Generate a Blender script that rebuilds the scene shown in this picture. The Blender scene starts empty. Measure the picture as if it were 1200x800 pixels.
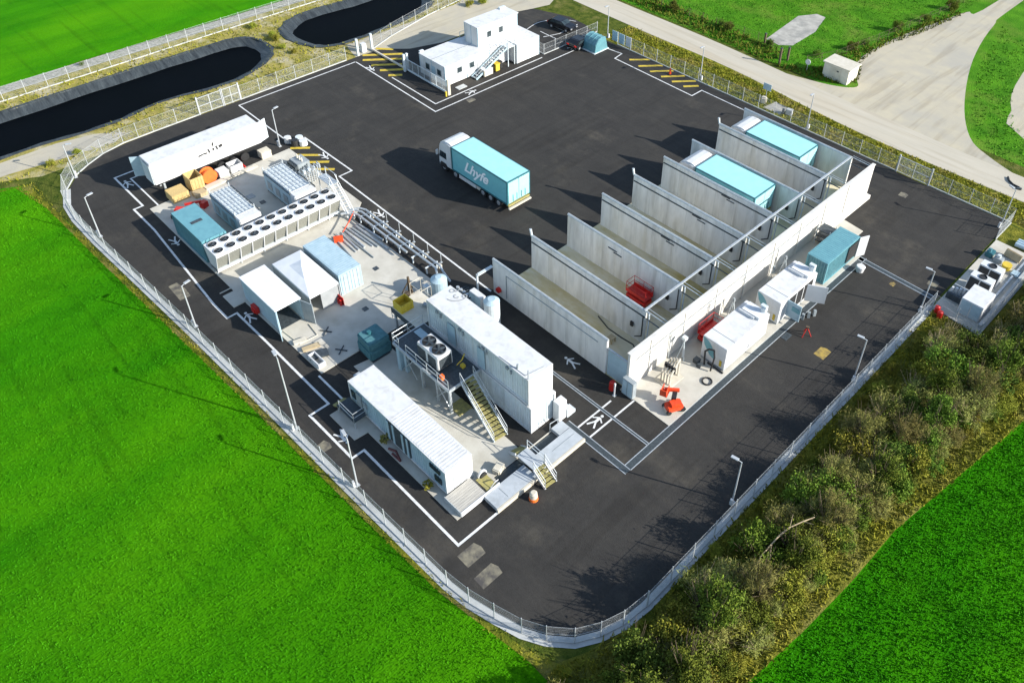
import bpy, bmesh, math, random
import numpy as np
from mathutils import Vector, Matrix
from mathutils.geometry import tessellate_polygon
random.seed(7); rng = np.random.default_rng(11)
R = math.radians
S = bpy.context.scene
COL = S.collection

# ------------------------------------------------------------------ camera, sky, sun, exposure
cam = bpy.data.cameras.new("camera"); co = bpy.data.objects.new("camera", cam); COL.objects.link(co)
PITCH, ROLL, YAW = R(38.449), R(2.2646), R(132.642)
d = Vector((math.cos(YAW)*math.cos(PITCH), math.sin(YAW)*math.cos(PITCH), -math.sin(PITCH)))
r = Vector((math.sin(YAW), -math.cos(YAW), 0)); u = r.cross(d)
r2 = r*math.cos(ROLL)+u*math.sin(ROLL); u2 = -r*math.sin(ROLL)+u*math.cos(ROLL)
co.matrix_world = Matrix(((r2.x, u2.x, -d.x, 46.524), (r2.y, u2.y, -d.y, -37.680), (r2.z, u2.z, -d.z, 55.5), (0, 0, 0, 1)))
cam.sensor_width = 36; cam.lens = 997.58/1200*36
cam.shift_x = -82.29/1200; cam.shift_y = -131.56/1200
cam.clip_start = 1; cam.clip_end = 5000
S.camera = co
SUN_AZ, SUN_EL = 26.0, 25.5
w = bpy.data.worlds.new("World"); S.world = w; w.use_nodes = True
nt = w.node_tree; bg = nt.nodes["Background"]
sky = nt.nodes.new("ShaderNodeTexSky"); sky.sky_type = 'NISHITA'; sky.sun_disc = False
sky.sun_elevation = R(SUN_EL); sky.sun_rotation = R(90-SUN_AZ); sky.air_density = 1.0; sky.dust_density = 0.6; sky.ozone_density = 1.0
nt.links.new(sky.outputs[0], bg.inputs[0]); bg.inputs[1].default_value = 0.145
sun = bpy.data.lights.new("sun", 'SUN'); sun.energy = 5.0; sun.angle = R(0.5); sun.color = (1, 0.96, 0.89)
so = bpy.data.objects.new("sun", sun); COL.objects.link(so)
so.rotation_euler = Vector((math.cos(R(SUN_EL))*math.cos(R(SUN_AZ)), math.cos(R(SUN_EL))*math.sin(R(SUN_AZ)), math.sin(R(SUN_EL)))).to_track_quat('Z', 'Y').to_euler()
so.location = (80, 40, 90)
S.view_settings.view_transform = 'Standard'; S.view_settings.look = 'None'
S.view_settings.exposure = 0.86; S.view_settings.gamma = 1.0

# ------------------------------------------------------------------ materials
def L(nt, a, b): nt.links.new(a, b)
def mat(name, c, c2=None, scale=2.0, rough=0.7, metal=0.0, bump=0.0, bscale=None, lo=.35, hi=.65, stretch=(1, 1, 1), rnd=0.0, c3=None, s3=.15, lo3=.5, hi3=.7, detail=5, world=False, spec=None, bdist=.03):
    m = bpy.data.materials.new(name); m.use_nodes = True; t = m.node_tree; N = t.nodes
    b = N["Principled BSDF"]; b.inputs["Roughness"].default_value = rough; b.inputs["Metallic"].default_value = metal
    if spec is not None: b.inputs["Specular IOR Level"].default_value = spec
    if c2 is None: c2 = tuple(x*.82 for x in c)
    if world: src = N.new("ShaderNodeNewGeometry").outputs["Position"]
    else: src = N.new("ShaderNodeTexCoord").outputs["Object"]
    mp = N.new("ShaderNodeMapping"); mp.inputs["Scale"].default_value = stretch; L(t, src, mp.inputs[0])
    n = N.new("ShaderNodeTexNoise"); n.inputs["Scale"].default_value = scale; n.inputs["Detail"].default_value = detail; n.inputs["Roughness"].default_value = .6
    L(t, mp.outputs[0], n.inputs["Vector"])
    rp = N.new("ShaderNodeValToRGB"); rp.color_ramp.elements[0].position = lo; rp.color_ramp.elements[1].position = hi
    rp.color_ramp.elements[0].color = (*c2, 1); rp.color_ramp.elements[1].color = (*c, 1)
    L(t, n.outputs["Fac"], rp.inputs[0]); col = rp.outputs[0]
    if c3 is not None:
        n3 = N.new("ShaderNodeTexNoise"); n3.inputs["Scale"].default_value = s3; n3.inputs["Detail"].default_value = 6; n3.inputs["Roughness"].default_value = .65
        L(t, mp.outputs[0], n3.inputs["Vector"])
        r3 = N.new("ShaderNodeValToRGB"); r3.color_ramp.elements[0].position = lo3; r3.color_ramp.elements[1].position = hi3
        r3.color_ramp.elements[0].color = (0, 0, 0, 1); r3.color_ramp.elements[1].color = (1, 1, 1, 1)
        L(t, n3.outputs["Fac"], r3.inputs[0])
        mx = N.new("ShaderNodeMix"); mx.data_type = 'RGBA'; mx.inputs[7].default_value = (*c3, 1)
        L(t, r3.outputs[0], mx.inputs[0]); L(t, col, mx.inputs[6]); col = mx.outputs[2]
    if rnd:
        oi = N.new("ShaderNodeObjectInfo"); hs = N.new("ShaderNodeHueSaturation")
        mr = N.new("ShaderNodeMapRange"); mr.inputs[3].default_value = 1-rnd; mr.inputs[4].default_value = 1+rnd
        mh = N.new("ShaderNodeMapRange"); mh.inputs[3].default_value = .5-.05*rnd*2; mh.inputs[4].default_value = .5+.05*rnd*2
        L(t, oi.outputs["Random"], mr.inputs[0]); L(t, oi.outputs["Random"], mh.inputs[0])
        L(t, mr.outputs[0], hs.inputs["Value"]); L(t, mh.outputs[0], hs.inputs["Hue"]); L(t, col, hs.inputs["Color"]); col = hs.outputs[0]
    L(t, col, b.inputs["Base Color"])
    if bump:
        nb = N.new("ShaderNodeTexNoise"); nb.inputs["Scale"].default_value = bscale or scale*4; nb.inputs["Detail"].default_value = 4
        L(t, mp.outputs[0], nb.inputs["Vector"])
        bp = N.new("ShaderNodeBump"); bp.inputs["Strength"].default_value = bump; bp.inputs["Distance"].default_value = bdist
        L(t, nb.outputs["Fac"], bp.inputs["Height"]); L(t, bp.outputs[0], b.inputs["Normal"])
    return m
def streaks(m, sv, rz, sc, lo, hi, val, seed=0.0):
    # long directional marks (tyre scuffs, rain runs) mixed over the base colour
    t = m.node_tree; N = t.nodes; b = N["Principled BSDF"]; old = b.inputs["Base Color"].links[0].from_socket
    g = N.new("ShaderNodeNewGeometry"); mp = N.new("ShaderNodeMapping"); mp.inputs["Rotation"].default_value = (0, 0, rz); mp.inputs["Scale"].default_value = sv; mp.inputs["Location"].default_value = (seed, seed*2, seed)
    L(t, g.outputs["Position"], mp.inputs[0]); n = N.new("ShaderNodeTexNoise"); n.inputs["Scale"].default_value = sc; n.inputs["Detail"].default_value = 4; n.inputs["Distortion"].default_value = .6
    L(t, mp.outputs[0], n.inputs["Vector"]); r_ = N.new("ShaderNodeMapRange"); r_.inputs[1].default_value = lo; r_.inputs[2].default_value = hi; L(t, n.outputs["Fac"], r_.inputs[0])
    r_.inputs[3].default_value = 0; r_.inputs[4].default_value = 1
    mx = N.new("ShaderNodeMix"); mx.data_type = 'RGBA'; mx.blend_type = 'MULTIPLY'; mx.inputs[7].default_value = (val, val*.985, val*.96, 1)
    L(t, r_.outputs[0], mx.inputs[0]); L(t, old, mx.inputs[6]); L(t, mx.outputs[2], b.inputs["Base Color"])
def lush(m, x0, x1, val):
    # the crop grows thicker and darker towards one end of the field, with an uneven border
    t = m.node_tree; N = t.nodes; b = N["Principled BSDF"]; old = b.inputs["Base Color"].links[0].from_socket
    g = N.new("ShaderNodeNewGeometry"); sx = N.new("ShaderNodeSeparateXYZ"); L(t, g.outputs["Position"], sx.inputs[0])
    n = N.new("ShaderNodeTexNoise"); n.inputs["Scale"].default_value = .08; n.inputs["Detail"].default_value = 7; L(t, g.outputs["Position"], n.inputs["Vector"])
    a = N.new("ShaderNodeMath"); a.operation = 'MULTIPLY_ADD'; a.inputs[1].default_value = 60; L(t, n.outputs["Fac"], a.inputs[0]); L(t, sx.outputs[0], a.inputs[2])
    r_ = N.new("ShaderNodeMapRange"); r_.inputs[1].default_value = x0+30; r_.inputs[2].default_value = x1+30; L(t, a.outputs[0], r_.inputs[0])
    mx = N.new("ShaderNodeMix"); mx.data_type = 'RGBA'; mx.blend_type = 'MULTIPLY'; mx.inputs[7].default_value = (val*.86, val, val, 1)
    L(t, r_.outputs[0], mx.inputs[0]); L(t, old, mx.inputs[6]); L(t, mx.outputs[2], b.inputs["Base Color"])
M = {}
M['asphalt'] = mat('asphalt', (.038, .0355, .0315), (.0265, .025, .0228), .35, .85, c3=(.066, .059, .047), s3=.13, lo3=.56, hi3=.74, bump=.5, bscale=9, lo=.3, hi=.72, detail=9, world=True, spec=.25)
streaks(M['asphalt'], (.09, 1.3, 1), R(6), 1.0, .5, .72, 1.16); streaks(M['asphalt'], (1.1, .09, 1), R(-12), .9, .52, .72, .80, 3.0); streaks(M['asphalt'], (.14, 1.3, 1), R(38), 1.0, .54, .74, 1.15, 7.0); streaks(M['asphalt'], (3, 3, 3), 0, 1.6, .45, .7, .86, 9.0)
M['ground'] = mat('rough_grass', (.10, .115, .02), (.035, .06, .008), 1.2, 1, bump=1, bscale=6, c3=(.2, .17, .06), s3=.25, lo3=.52, hi3=.72, world=True, spec=.05, bdist=.1)
M['meadow'] = mat('meadow_grass', (.075, .22, .010), (.035, .13, .006), .3, 1, bump=1, bscale=5, c3=(.14, .20, .03), s3=.12, lo3=.5, hi3=.75, world=True, spec=.05, bdist=.12, detail=9)
M['field'] = mat('crop_grass', (.038, .21, .0008), (.021, .15, .0006), .22, 1, bump=.8, bscale=5, c3=(.075, .26, .0015), s3=.035, lo3=.42, hi3=.68, world=True, spec=.04, bdist=.12, detail=8, stretch=(1.6, .5, 1))
streaks(M['field'], (.05, .9, 1), R(28), 1.0, .54, .72, .78, 4.0)
M['crop'] = mat('crop_blades', (.038, .225, .0008), (.021, .16, .0006), .25, .9, c3=(.075, .275, .0015), s3=.035, lo3=.42, hi3=.68, world=True, spec=.12, detail=8, stretch=(1.6, .5, 1))
streaks(M['crop'], (.05, .9, 1), R(28), 1.0, .54, .72, .78, 4.0)
lush(M['field'], -40, 18, .78); lush(M['crop'], -40, 18, .78)
M['dry'] = mat('dry_verge', (.34, .28, .085), (.19, .18, .035), .8, 1, bump=1, bscale=7, c3=(.40, .36, .24), s3=.3, lo3=.5, hi3=.66, world=True, spec=.05, bdist=.08, detail=8)
M['yellowgrass'] = mat('yellow_grass_edge', (.20, .19, .02), (.07, .10, .01), .9, 1, bump=1, bscale=7, c3=(.25, .2, .07), s3=.3, lo3=.5, hi3=.7, world=True, spec=.05, bdist=.08)
M['hedgefloor'] = mat('hedge_floor', (.19, .18, .025), (.06, .075, .01), .9, 1, bump=1, bscale=6, c3=(.19, .17, .05), s3=.22, lo3=.5, hi3=.72, world=True, spec=.05, bdist=.12)
M['road'] = mat('pale_road', (.45, .41, .33), (.41, .375, .30), .5, .95, bump=.3, bscale=12, c3=(.44, .38, .28), s3=.13, lo3=.5, hi3=.8, world=True, detail=8, stretch=(.3, 1.3, 1), spec=.1)
M['gravel'] = mat('gravel_track', (.43, .385, .285), (.385, .35, .275), .45, 1, bump=.6, bscale=10, c3=(.33, .315, .275), s3=.07, lo3=.48, hi3=.72, world=True, detail=9, spec=.1)
streaks(M['gravel'], (.9, .08, 1), R(-25), 1.0, .52, .66, .84); streaks(M['road'], (.06, 1.2, 1), R(2), 1.0, .52, .66, .9)
M['patch'] = mat('patch_concrete', (.40, .38, .33), (.26, .25, .22), .7, .95, c3=(.2, .2, .18), s3=.5, lo3=.5, hi3=.7, world=True)
M['stonypath'] = mat('stony_path', (.36, .34, .29), (.2, .2, .16), 2.5, 1, bump=1, bscale=9, c3=(.13, .15, .06), s3=.5, lo3=.55, hi3=.7, world=True)
M['concrete'] = mat('slab_concrete', (.50, .475, .41), (.42, .395, .335), .6, .9, bump=.15, bscale=14, c3=(.33, .30, .235), s3=.23, lo3=.52, hi3=.8, world=True, detail=8, spec=.2)
M['concretegrey'] = mat('grey_concrete', (.46, .47, .45), (.36, .37, .36), .8, .9, bump=.15, bscale=14, c3=(.27, .28, .27), s3=.3, lo3=.52, hi3=.78, world=True, detail=8)
M['bayfloor'] = mat('bay_floor', (.66, .59, .42), (.52, .46, .30), .35, .9, bump=.15, bscale=14, c3=(.44, .33, .10), s3=.16, lo3=.45, hi3=.66, world=True, detail=9, stretch=(.7, 1.3, 1))
M['bayconc'] = mat('bay_wall_concrete', (.70, .69, .65), (.57, .565, .535), 1.1, .9, bump=.12, bscale=10, c3=(.48, .45, .36), s3=.35, lo3=.5, hi3=.8, world=True, stretch=(1.3, 1.3, .35), detail=8)
M['whitewall'] = mat('white_wall', (.60, .585, .54), (.52, .50, .455), .9, .85, c3=(.40, .375, .31), s3=.8, lo3=.6, hi3=.85, world=True, stretch=(1.2, 1.2, .3), detail=8)
M['white'] = mat('white_paint', (.60, .60, .59), (.545, .55, .545), 1.5, .55, c3=(.45, .44, .40), s3=.9, lo3=.56, hi3=.85, detail=8)
M['whitecold'] = mat('white_steel', (.58, .63, .645), (.50, .55, .565), 2, .5, detail=7)
M['repair'] = mat('worn_patch', (.20, .18, .125), (.06, .055, .05), 1.1, .95, lo=.38, hi=.62, world=True, detail=10)
streaks(M['white'], (1.6, 1.6, .12), 0, 1.0, .5, .68, .88); streaks(M['whitecold'], (1.6, 1.6, .12), 0, 1.0, .5, .68, .86, 3.0); streaks(M['bayconc'], (1.2, 1.2, .10), 0, 1.0, .52, .7, .80, 5.0)
M['line'] = mat('line_paint', (.68, .68, .66), (.5, .5, .48), 3, .8, c3=(.2, .2, .2), s3=2.2, lo3=.62, hi3=.8, world=True)
M['yellowfaded'] = mat('faded_yellow_paint', (.36, .25, .05), (.17, .125, .045), 1.5, .85, lo=.4, hi=.6, world=True)
M['yellowline'] = mat('yellow_line_paint', (.55, .40, .035), (.40, .29, .03), 2, .8, c3=(.12, .10, .04), s3=1.6, lo3=.58, hi3=.8, world=True)
M['steel'] = mat('galvanised_steel', (.52, .55, .56), (.38, .41, .42), 4, .45, .4)
M['wire'] = mat('fence_wire', (.50, .52, .52), (.42, .44, .44), 4, .5, .2)
M['darksteel'] = mat('dark_steel', (.075, .09, .1), (.04, .05, .055), 4, .5, .3)
M['grate'] = mat('drain_grate', (.06, .075, .08), (.035, .045, .05), 6, .6, .2)
M['black'] = mat('black_rubber', (.012, .012, .013), (.02, .02, .02), 5, .6)
M['teal'] = mat('teal_paint', (.10, .25, .28), (.08, .20, .23), 2, .5, c3=(.15, .28, .30), s3=1.2, lo3=.55, hi3=.8, detail=7)
M['tealbright'] = mat('teal_sheet', (.13, .31, .345), (.105, .26, .30), 2, .5, detail=7)
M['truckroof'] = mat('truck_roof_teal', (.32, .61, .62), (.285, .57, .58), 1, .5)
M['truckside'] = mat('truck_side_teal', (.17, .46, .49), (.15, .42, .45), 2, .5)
M['trucktrim'] = mat('truck_trim', (.03, .13, .15), (.02, .1, .12), 3, .5)
M['skyblue'] = mat('pale_blue_or_shaded_white', (.36, .47, .52), (.29, .40, .45), 1.5, .55, c3=(.2, .27, .29), s3=1.3, lo3=.6, hi3=.85, detail=7)  # pale blue steel, also shade painted on the low white container's walls
M['rampgrey'] = mat('ramp_grey_steel', (.40, .43, .45), (.33, .36, .38), 1.2, .6, c3=(.26, .28, .28), s3=.8, lo3=.55, hi3=.8)
M['tealnet'] = mat('teal_netting', (.07, .185, .205), (.045, .135, .15), 3, .8)
M['greyboards'] = mat('weathered_boards', (.44, .42, .37), (.33, .315, .28), 2, .85, stretch=(6, .5, 1))
M['canvas'] = mat('white_canvas', (.66, .67, .67), (.58, .6, .61), 1, .7)
M['canvasgrey'] = mat('grey_canvas', (.30, .31, .31), (.24, .25, .25), 1, .8)
M['red'] = mat('red_paint', (.55, .02, .015), (.42, .015, .01), 3, .45)
M['darkred'] = mat('dark_red', (.12, .02, .02), (.07, .015, .015), 3, .6)
M['orange'] = mat('orange_paint', (.75, .075, .015), (.6, .05, .01), 3, .45)
M['drum'] = mat('orange_drum', (.8, .16, .02), (.65, .12, .02), 3, .6)
M['wood'] = mat('crate_wood', (.52, .38, .16), (.40, .28, .11), 3, .8, stretch=(1, 4, 1))
M['ply'] = mat('plywood', (.45, .36, .22), (.36, .28, .16), 2, .8)
M['yellow'] = mat('yellow_paint', (.62, .45, .04), (.5, .36, .03), 3, .6)
M['stair'] = mat('yellow_tread', (.38, .33, .10), (.22, .2, .09), 5, .7)
M['glass'] = mat('window_glass', (.02, .03, .035), (.03, .045, .05), 1, .08)
M['grey'] = mat('grey_paint', (.28, .31, .32), (.22, .25, .26), 2, .6)
M['coil'] = mat('condenser_coil', (.27, .27, .23), (.2, .2, .17), 8, .6, .2)
M['liner'] = mat('black_liner', (.048, .058, .062), (.022, .027, .030), .8, .5, bump=1, bscale=.9, stretch=(.35, 1.5, .6), world=True, bdist=.35, spec=.3)
M['water'] = mat('dark_water', (.0006, .001, .0016), (.0004, .0008, .001), .2, .35, bump=.05, bscale=3, world=True, spec=.015)
M['hutwall'] = mat('hut_render', (.62, .58, .48), (.55, .51, .42), 2, .85)
M['cream'] = mat('cream_slab', (.55, .51, .42), (.47, .43, .34), 1.5, .85)
M['carpaint'] = mat('black_car_paint', (.01, .011, .013), (.014, .015, .017), 2, .2)
M['bark'] = mat('bark', (.12, .085, .05), (.07, .05, .03), 4, .9)
M['deadwood'] = mat('dead_wood', (.42, .33, .2), (.3, .23, .14), 4, .9)
M['leafdark'] = mat('leaf_dark', (.11, .14, .018), (.06, .085, .011), 1.3, .85, rnd=.3, spec=.15)
M['leafgreen'] = mat('leaf_green', (.13, .18, .018), (.075, .115, .012), 1.1, .85, rnd=.3, spec=.15)
M['leafyellow'] = mat('leaf_yellow', (.27, .265, .03), (.16, .17, .02), 1.1, .85, rnd=.25, spec=.15)
M['leafbrown'] = mat('leaf_brown', (.27, .25, .075), (.15, .155, .035), 1.3, .9, rnd=.3, spec=.1)
M['roughblade'] = mat('rough_blades', (.27, .25, .025), (.12, .14, .014), .5, .9, c3=(.24, .19, .05), s3=.3, lo3=.5, hi3=.72, world=True, spec=.1)
M['meadowblade'] = mat('meadow_blades', (.09, .25, .012), (.045, .16, .008), .4, .9, c3=(.11, .13, .02), s3=.15, lo3=.5, hi3=.75, world=True, spec=.1)
M['graffiti'] = mat('grey_marker', (.30, .31, .31), (.26, .27, .27), 3, .8)
M['ink'] = mat('dark_ink', (.03, .03, .03), (.02, .02, .02), 3, .8)
M['letterwhite'] = mat('white_lettering', (.86, .87, .87), (.82, .83, .83), 3, .6)
M['chrome'] = mat('bright_wheel', (.6, .6, .6), (.5, .5, .5), 3, .35, .6)
M['lamp'] = mat('lamp_grey', (.45, .47, .48), (.38, .4, .41), 3, .5, .2)
M['amber'] = mat('rear_lights', (.6, .08, .02), (.5, .2, .02), 9, .4)

# ------------------------------------------------------------------ mesh helpers
ROOT = {}
class MB:
    def __init__(s): s.v = []; s.f = []; s.mi = []; s.ms = []
    def idx(s, m):
        if m not in s.ms: s.ms.append(m)
        return s.ms.index(m)
    def add(s, vs, fs, m=None):
        o = len(s.v); s.v += [tuple(v) for v in vs]; k = s.idx(m)
        for f in fs: s.f.append([i+o for i in f]); s.mi.append(k)
        return s
    def box(s, x0, x1, y0, y1, z0, z1, m=None):
        if x0 > x1: x0, x1 = x1, x0
        if y0 > y1: y0, y1 = y1, y0
        return s.add([(x0, y0, z0), (x1, y0, z0), (x1, y1, z0), (x0, y1, z0), (x0, y0, z1), (x1, y0, z1), (x1, y1, z1), (x0, y1, z1)],
                     [(3, 2, 1, 0), (4, 5, 6, 7), (0, 1, 5, 4), (1, 2, 6, 5), (2, 3, 7, 6), (3, 0, 4, 7)], m)
    def obox(s, c, size, rz=0, m=None, ry=0, rx=0):
        Q = Matrix.Rotation(rz, 3, 'Z') @ Matrix.Rotation(ry, 3, 'Y') @ Matrix.Rotation(rx, 3, 'X')
        h = Vector(size)/2; vs = []
        for z in (-1, 1):
            for x, y in ((-1, -1), (1, -1), (1, 1), (-1, 1)): vs.append(Vector(c)+Q @ Vector((x*h.x, y*h.y, z*h.z)))
        return s.add(vs, [(3, 2, 1, 0), (4, 5, 6, 7), (0, 1, 5, 4), (1, 2, 6, 5), (2, 3, 7, 6), (3, 0, 4, 7)], m)
    def cyl(s, p, q, r0, r1=None, n=8, m=None, cap=True):
        if r1 is None: r1 = r0
        p, q = Vector(p), Vector(q); a = (q-p).normalized()
        e = a.orthogonal().normalized(); g = a.cross(e); vs = []
        for c, rr in ((p, r0), (q, r1)):
            for k in range(n):
                t = 2*math.pi*k/n; vs.append(c+(e*math.cos(t)+g*math.sin(t))*rr)
        fs = [(k, (k+1) % n, n+(k+1) % n, n+k) for k in range(n)]
        if cap: fs += [tuple(range(n))[::-1], tuple(range(n, 2*n))]
        return s.add(vs, fs, m)
    def tube(s, pts, rr, n=6, m=None):
        for a, b in zip(pts[:-1], pts[1:]): s.cyl(a, b, rr, rr, n, m)
        return s
    def prism(s, poly, z0, z1, m=None):
        n = len(poly)
        vs = [(x, y, z0) for x, y in poly]+[(x, y, z1) for x, y in poly]
        fs = [tuple(range(n))[::-1], tuple(range(n, 2*n))]+[(k, (k+1) % n, n+(k+1) % n, n+k) for k in range(n)]
        return s.add(vs, fs, m)
    def prof(s, pts, axis, a, b, m=None):
        # profile extruded along axis: 'y' profile in (x,z); 'x' profile in (y,z)
        n = len(pts)
        if axis == 'y': vs = [(p[0], a, p[1]) for p in pts]+[(p[0], b, p[1]) for p in pts]
        else: vs = [(a, p[0], p[1]) for p in pts]+[(b, p[0], p[1]) for p in pts]
        fs = [tuple(range(n)), tuple(range(n, 2*n))[::-1]]+[((k+1) % n, k, n+k, n+(k+1) % n) for k in range(n)]
        return s.add(vs, fs, m)
    def sheet(s, loop, z, holes=(), m=None):
        ls = [[Vector((x, y, 0)) for x, y in loop]]+[[Vector((x, y, 0)) for x, y in h] for h in holes]
        tr = tessellate_polygon(ls); vs = [v for l in ls for v in l]
        fs = []
        for a, b, c in tr:
            n = (vs[b]-vs[a]).cross(vs[c]-vs[a]).z
            fs.append((a, b, c) if n > 0 else (c, b, a))
        return s.add([(v.x, v.y, z) for v in vs], fs, m)
    def disc(s, c, rr, n=14, m=None, ax='z'):
        if ax == 'z': vs = [(c[0]+rr*math.cos(2*math.pi*k/n), c[1]+rr*math.sin(2*math.pi*k/n), c[2]) for k in range(n)]
        return s.add(vs, [tuple(range(n))], m)
    def build(s, name, m=None, parent=None, smooth=False, bevel=0, world=True):
        off = Vector((0, 0, 0))
        if parent is not None and world: off = ROOT.get(parent.name, off)
        me = bpy.data.meshes.new(name)
        me.from_pydata([(a-off.x, b-off.y, c-off.z) for a, b, c in s.v], [], s.f)
        ms = [(M[m] if k is None else M[k]) for k in s.ms]
        for k in ms: me.materials.append(k)
        me.polygons.foreach_set('material_index', s.mi)
        bm = bmesh.new(); bm.from_mesh(me)
        bmesh.ops.recalc_face_normals(bm, faces=bm.faces)
        if bevel:
            bmesh.ops.remove_doubles(bm, verts=bm.verts, dist=1e-4)
            bmesh.ops.bevel(bm, geom=[e for e in bm.edges if len(e.link_faces) == 2 and e.calc_face_angle(0) > .5], offset=bevel, segments=2, affect='EDGES', clamp_overlap=True)
        bm.to_mesh(me); bm.free()
        if smooth: me.polygons.foreach_set('use_smooth', [True]*len(me.polygons))
        me.update()
        o = bpy.data.objects.new(name, me); COL.objects.link(o)
        if parent is not None:
            o.parent = parent; ROOT[o.name] = off
        return o
def flat(name, loop, z, m, holes=(), kind='structure'):
    # a ground sheet keeps its upward normals
    b = MB().sheet(loop, z, holes)
    me = bpy.data.meshes.new(name); me.from_pydata(b.v, [], b.f); me.materials.append(M[m])
    o = bpy.data.objects.new(name, me); COL.objects.link(o); o['kind'] = kind
    return o
def struct(o): o['kind'] = 'structure'; return o
def tag(o, label, cat, group=None, kind=None):
    o['label'] = label; o['category'] = cat
    if group: o['group'] = group
    if kind: o['kind'] = kind
    return o
def thing(name, label, cat, loc=(0, 0, 0), group=None, rz=0):
    o = bpy.data.objects.new(name, None); COL.objects.link(o); o.location = loc; o.rotation_euler = (0, 0, rz)
    o.empty_display_size = .3; ROOT[o.name] = Vector(loc)
    return tag(o, label, cat, group)
def dup(o, loc, rz=0, label=None, group=None, sc=None):
    c = o.copy(); COL.objects.link(c); c.location = loc; c.rotation_euler = (0, 0, rz)
    if sc: c.scale = sc
    if label: c['label'] = label
    if group: c['group'] = group
    for ch in list(o.children):
        k = ch.copy(); COL.objects.link(k); k.parent = c
        for g in list(ch.children):
            q = g.copy(); COL.objects.link(q); q.parent = k
    return c
def text(name, body, size, m, parent, loc, rot, shear=0, ext=.004, bold=0):
    cu = bpy.data.curves.new(name, 'FONT'); cu.body = body; cu.size = size; cu.shear = shear; cu.extrude = ext; cu.align_x = 'CENTER'; cu.offset = bold
    to = bpy.data.objects.new(name+'_tmp', cu); COL.objects.link(to)
    dg = bpy.context.evaluated_depsgraph_get(); me = bpy.data.meshes.new_from_object(to.evaluated_get(dg))
    bpy.data.objects.remove(to); me.materials.clear(); me.materials.append(M[m])
    o = bpy.data.objects.new(name, me); COL.objects.link(o); o.parent = parent
    o.location = loc; o.rotation_euler = rot
    return o
def smoothloop(pts, n=4, closed=True):
    out = []; N = len(pts)
    for i in range(N if closed else N-1):
        p = [Vector((*pts[(i+k) % N], 0)) if closed else Vector((*pts[min(max(i+k, 0), N-1)], 0)) for k in (-1, 0, 1, 2)]
        for k in range(n):
            t = k/n
            v = .5*((2*p[1])+(-p[0]+p[2])*t+(2*p[0]-5*p[1]+4*p[2]-p[3])*t*t+(-p[0]+3*p[1]-3*p[2]+p[3])*t**3)
            out.append((v.x, v.y))
    if not closed: out.append(tuple(pts[-1]))
    return out

# ------------------------------------------------------------------ ground, fields, roads, ponds
POND1 = smoothloop([(-65.3, -60), (-65.4, -40), (-65.3, -21), (-65.5, -12), (-65.5, -1), (-65.1, 8), (-63.4, 10.9), (-60, 11.4), (-57.2, 10.2), (-55, 7.2), (-54, 2), (-55.2, -6), (-54.3, -10.7), (-54.4, -15.5), (-54.8, -18.5), (-55.2, -25), (-55.4, -40), (-55.4, -60)], 3)
POND2 = smoothloop([(-62.5, 15.2), (-64.8, 17.5), (-65.9, 21.4), (-65.4, 28), (-65.2, 36), (-61.5, 40), (-57.5, 38.2), (-55, 35), (-53.9, 29), (-53.5, 24), (-53.6, 19.3), (-55.3, 16.3), (-58.8, 15)], 3)
flat('ground', [(-1500, -1500), (1500, -1500), (1500, 1500), (-1500, 1500)], 0, 'ground', [POND1, POND2])
flat('crop_field', [(-49.6, -200), (-49, -26.8), (-47.9, -24.6), (-42, -24), (-37.9, -23.7), (-31, -23.6), (-16.9, -22.9), (-3.6, -22.3), (11.4, -21.85), (18, -21.6), (23.2, -21.2), (26.9, -20.6), (29.6, -20.6), (31.5, -26), (33, -40), (36, -200)], .006, 'field')
flat('crop_field', [(37, -200), (38.2, -20), (38.4, -11.6), (39.1, -6.5), (39.6, -.9), (39.8, 4.9), (41, 12.4), (42.5, 22), (46, 36), (60, 80), (400, 80), (400, -200)], .006, 'field')
flat('crop_field', [(-400, -200), (-71.6, -200), (-71.9, -19.1), (-72.6, -9), (-72.4, 2), (-72.3, 12), (-72.1, 40), (-72, 200), (-400, 200)], .006, 'field')
flat('grass_verge', [(-71.8, -200), (-50.6, -200), (-50.2, -26), (-48.4, -22.5), (-48.4, 21), (-50, 44), (-50, 90), (-71.8, 90)], .004, 'dry', [POND1, POND2])
flat('meadow', [(-60, 60.2), (400, 60.2), (400, 500), (-60, 500)], .004, 'meadow')
flat('stony_path', [(-72.0, -200), (-70, -200), (-70.2, -19), (-70.1, 2), (-69.9, 30), (-69.9, 90), (-71.9, 90), (-72.1, 12), (-72.3, -9)], .008, 'stonypath')
flat('yellow_grass', [(-51, -90), (-49.4, -90), (-48.8, -27), (-47.6, -24.2), (-42, -23.9), (-31, -23.5), (-16.9, -22.9), (-3.6, -22.3), (11.4, -21.8), (20, -21.3), (27, -20.2), (30, -19), (30.3, -20.2), (20, -21.75), (11, -22.15), (-3, -22.65), (-17, -23.3), (-31, -23.95), (-42, -24.35), (-48, -25.4), (-49.2, -30), (-50.4, -90)], .010, 'yellowgrass')
flat('gravel_track', [(-54.3, -90), (-51.3, -90), (-51.2, -25), (-50.4, -19.5), (-49.8, -14), (-51.2, -12), (-53.2, -15), (-54.1, -19)], .012, 'gravel')
flat('gravel_track', [(-53.0, 19.5), (-48.9, 18.5), (-46.5, 24), (-44.5, 30), (-44.6, 46), (-43.5, 50.5), (-45.5, 54.5), (-49, 57), (-54, 58), (-55.5, 46), (-53.5, 40), (-52.9, 30)], .012, 'gravel')
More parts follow.
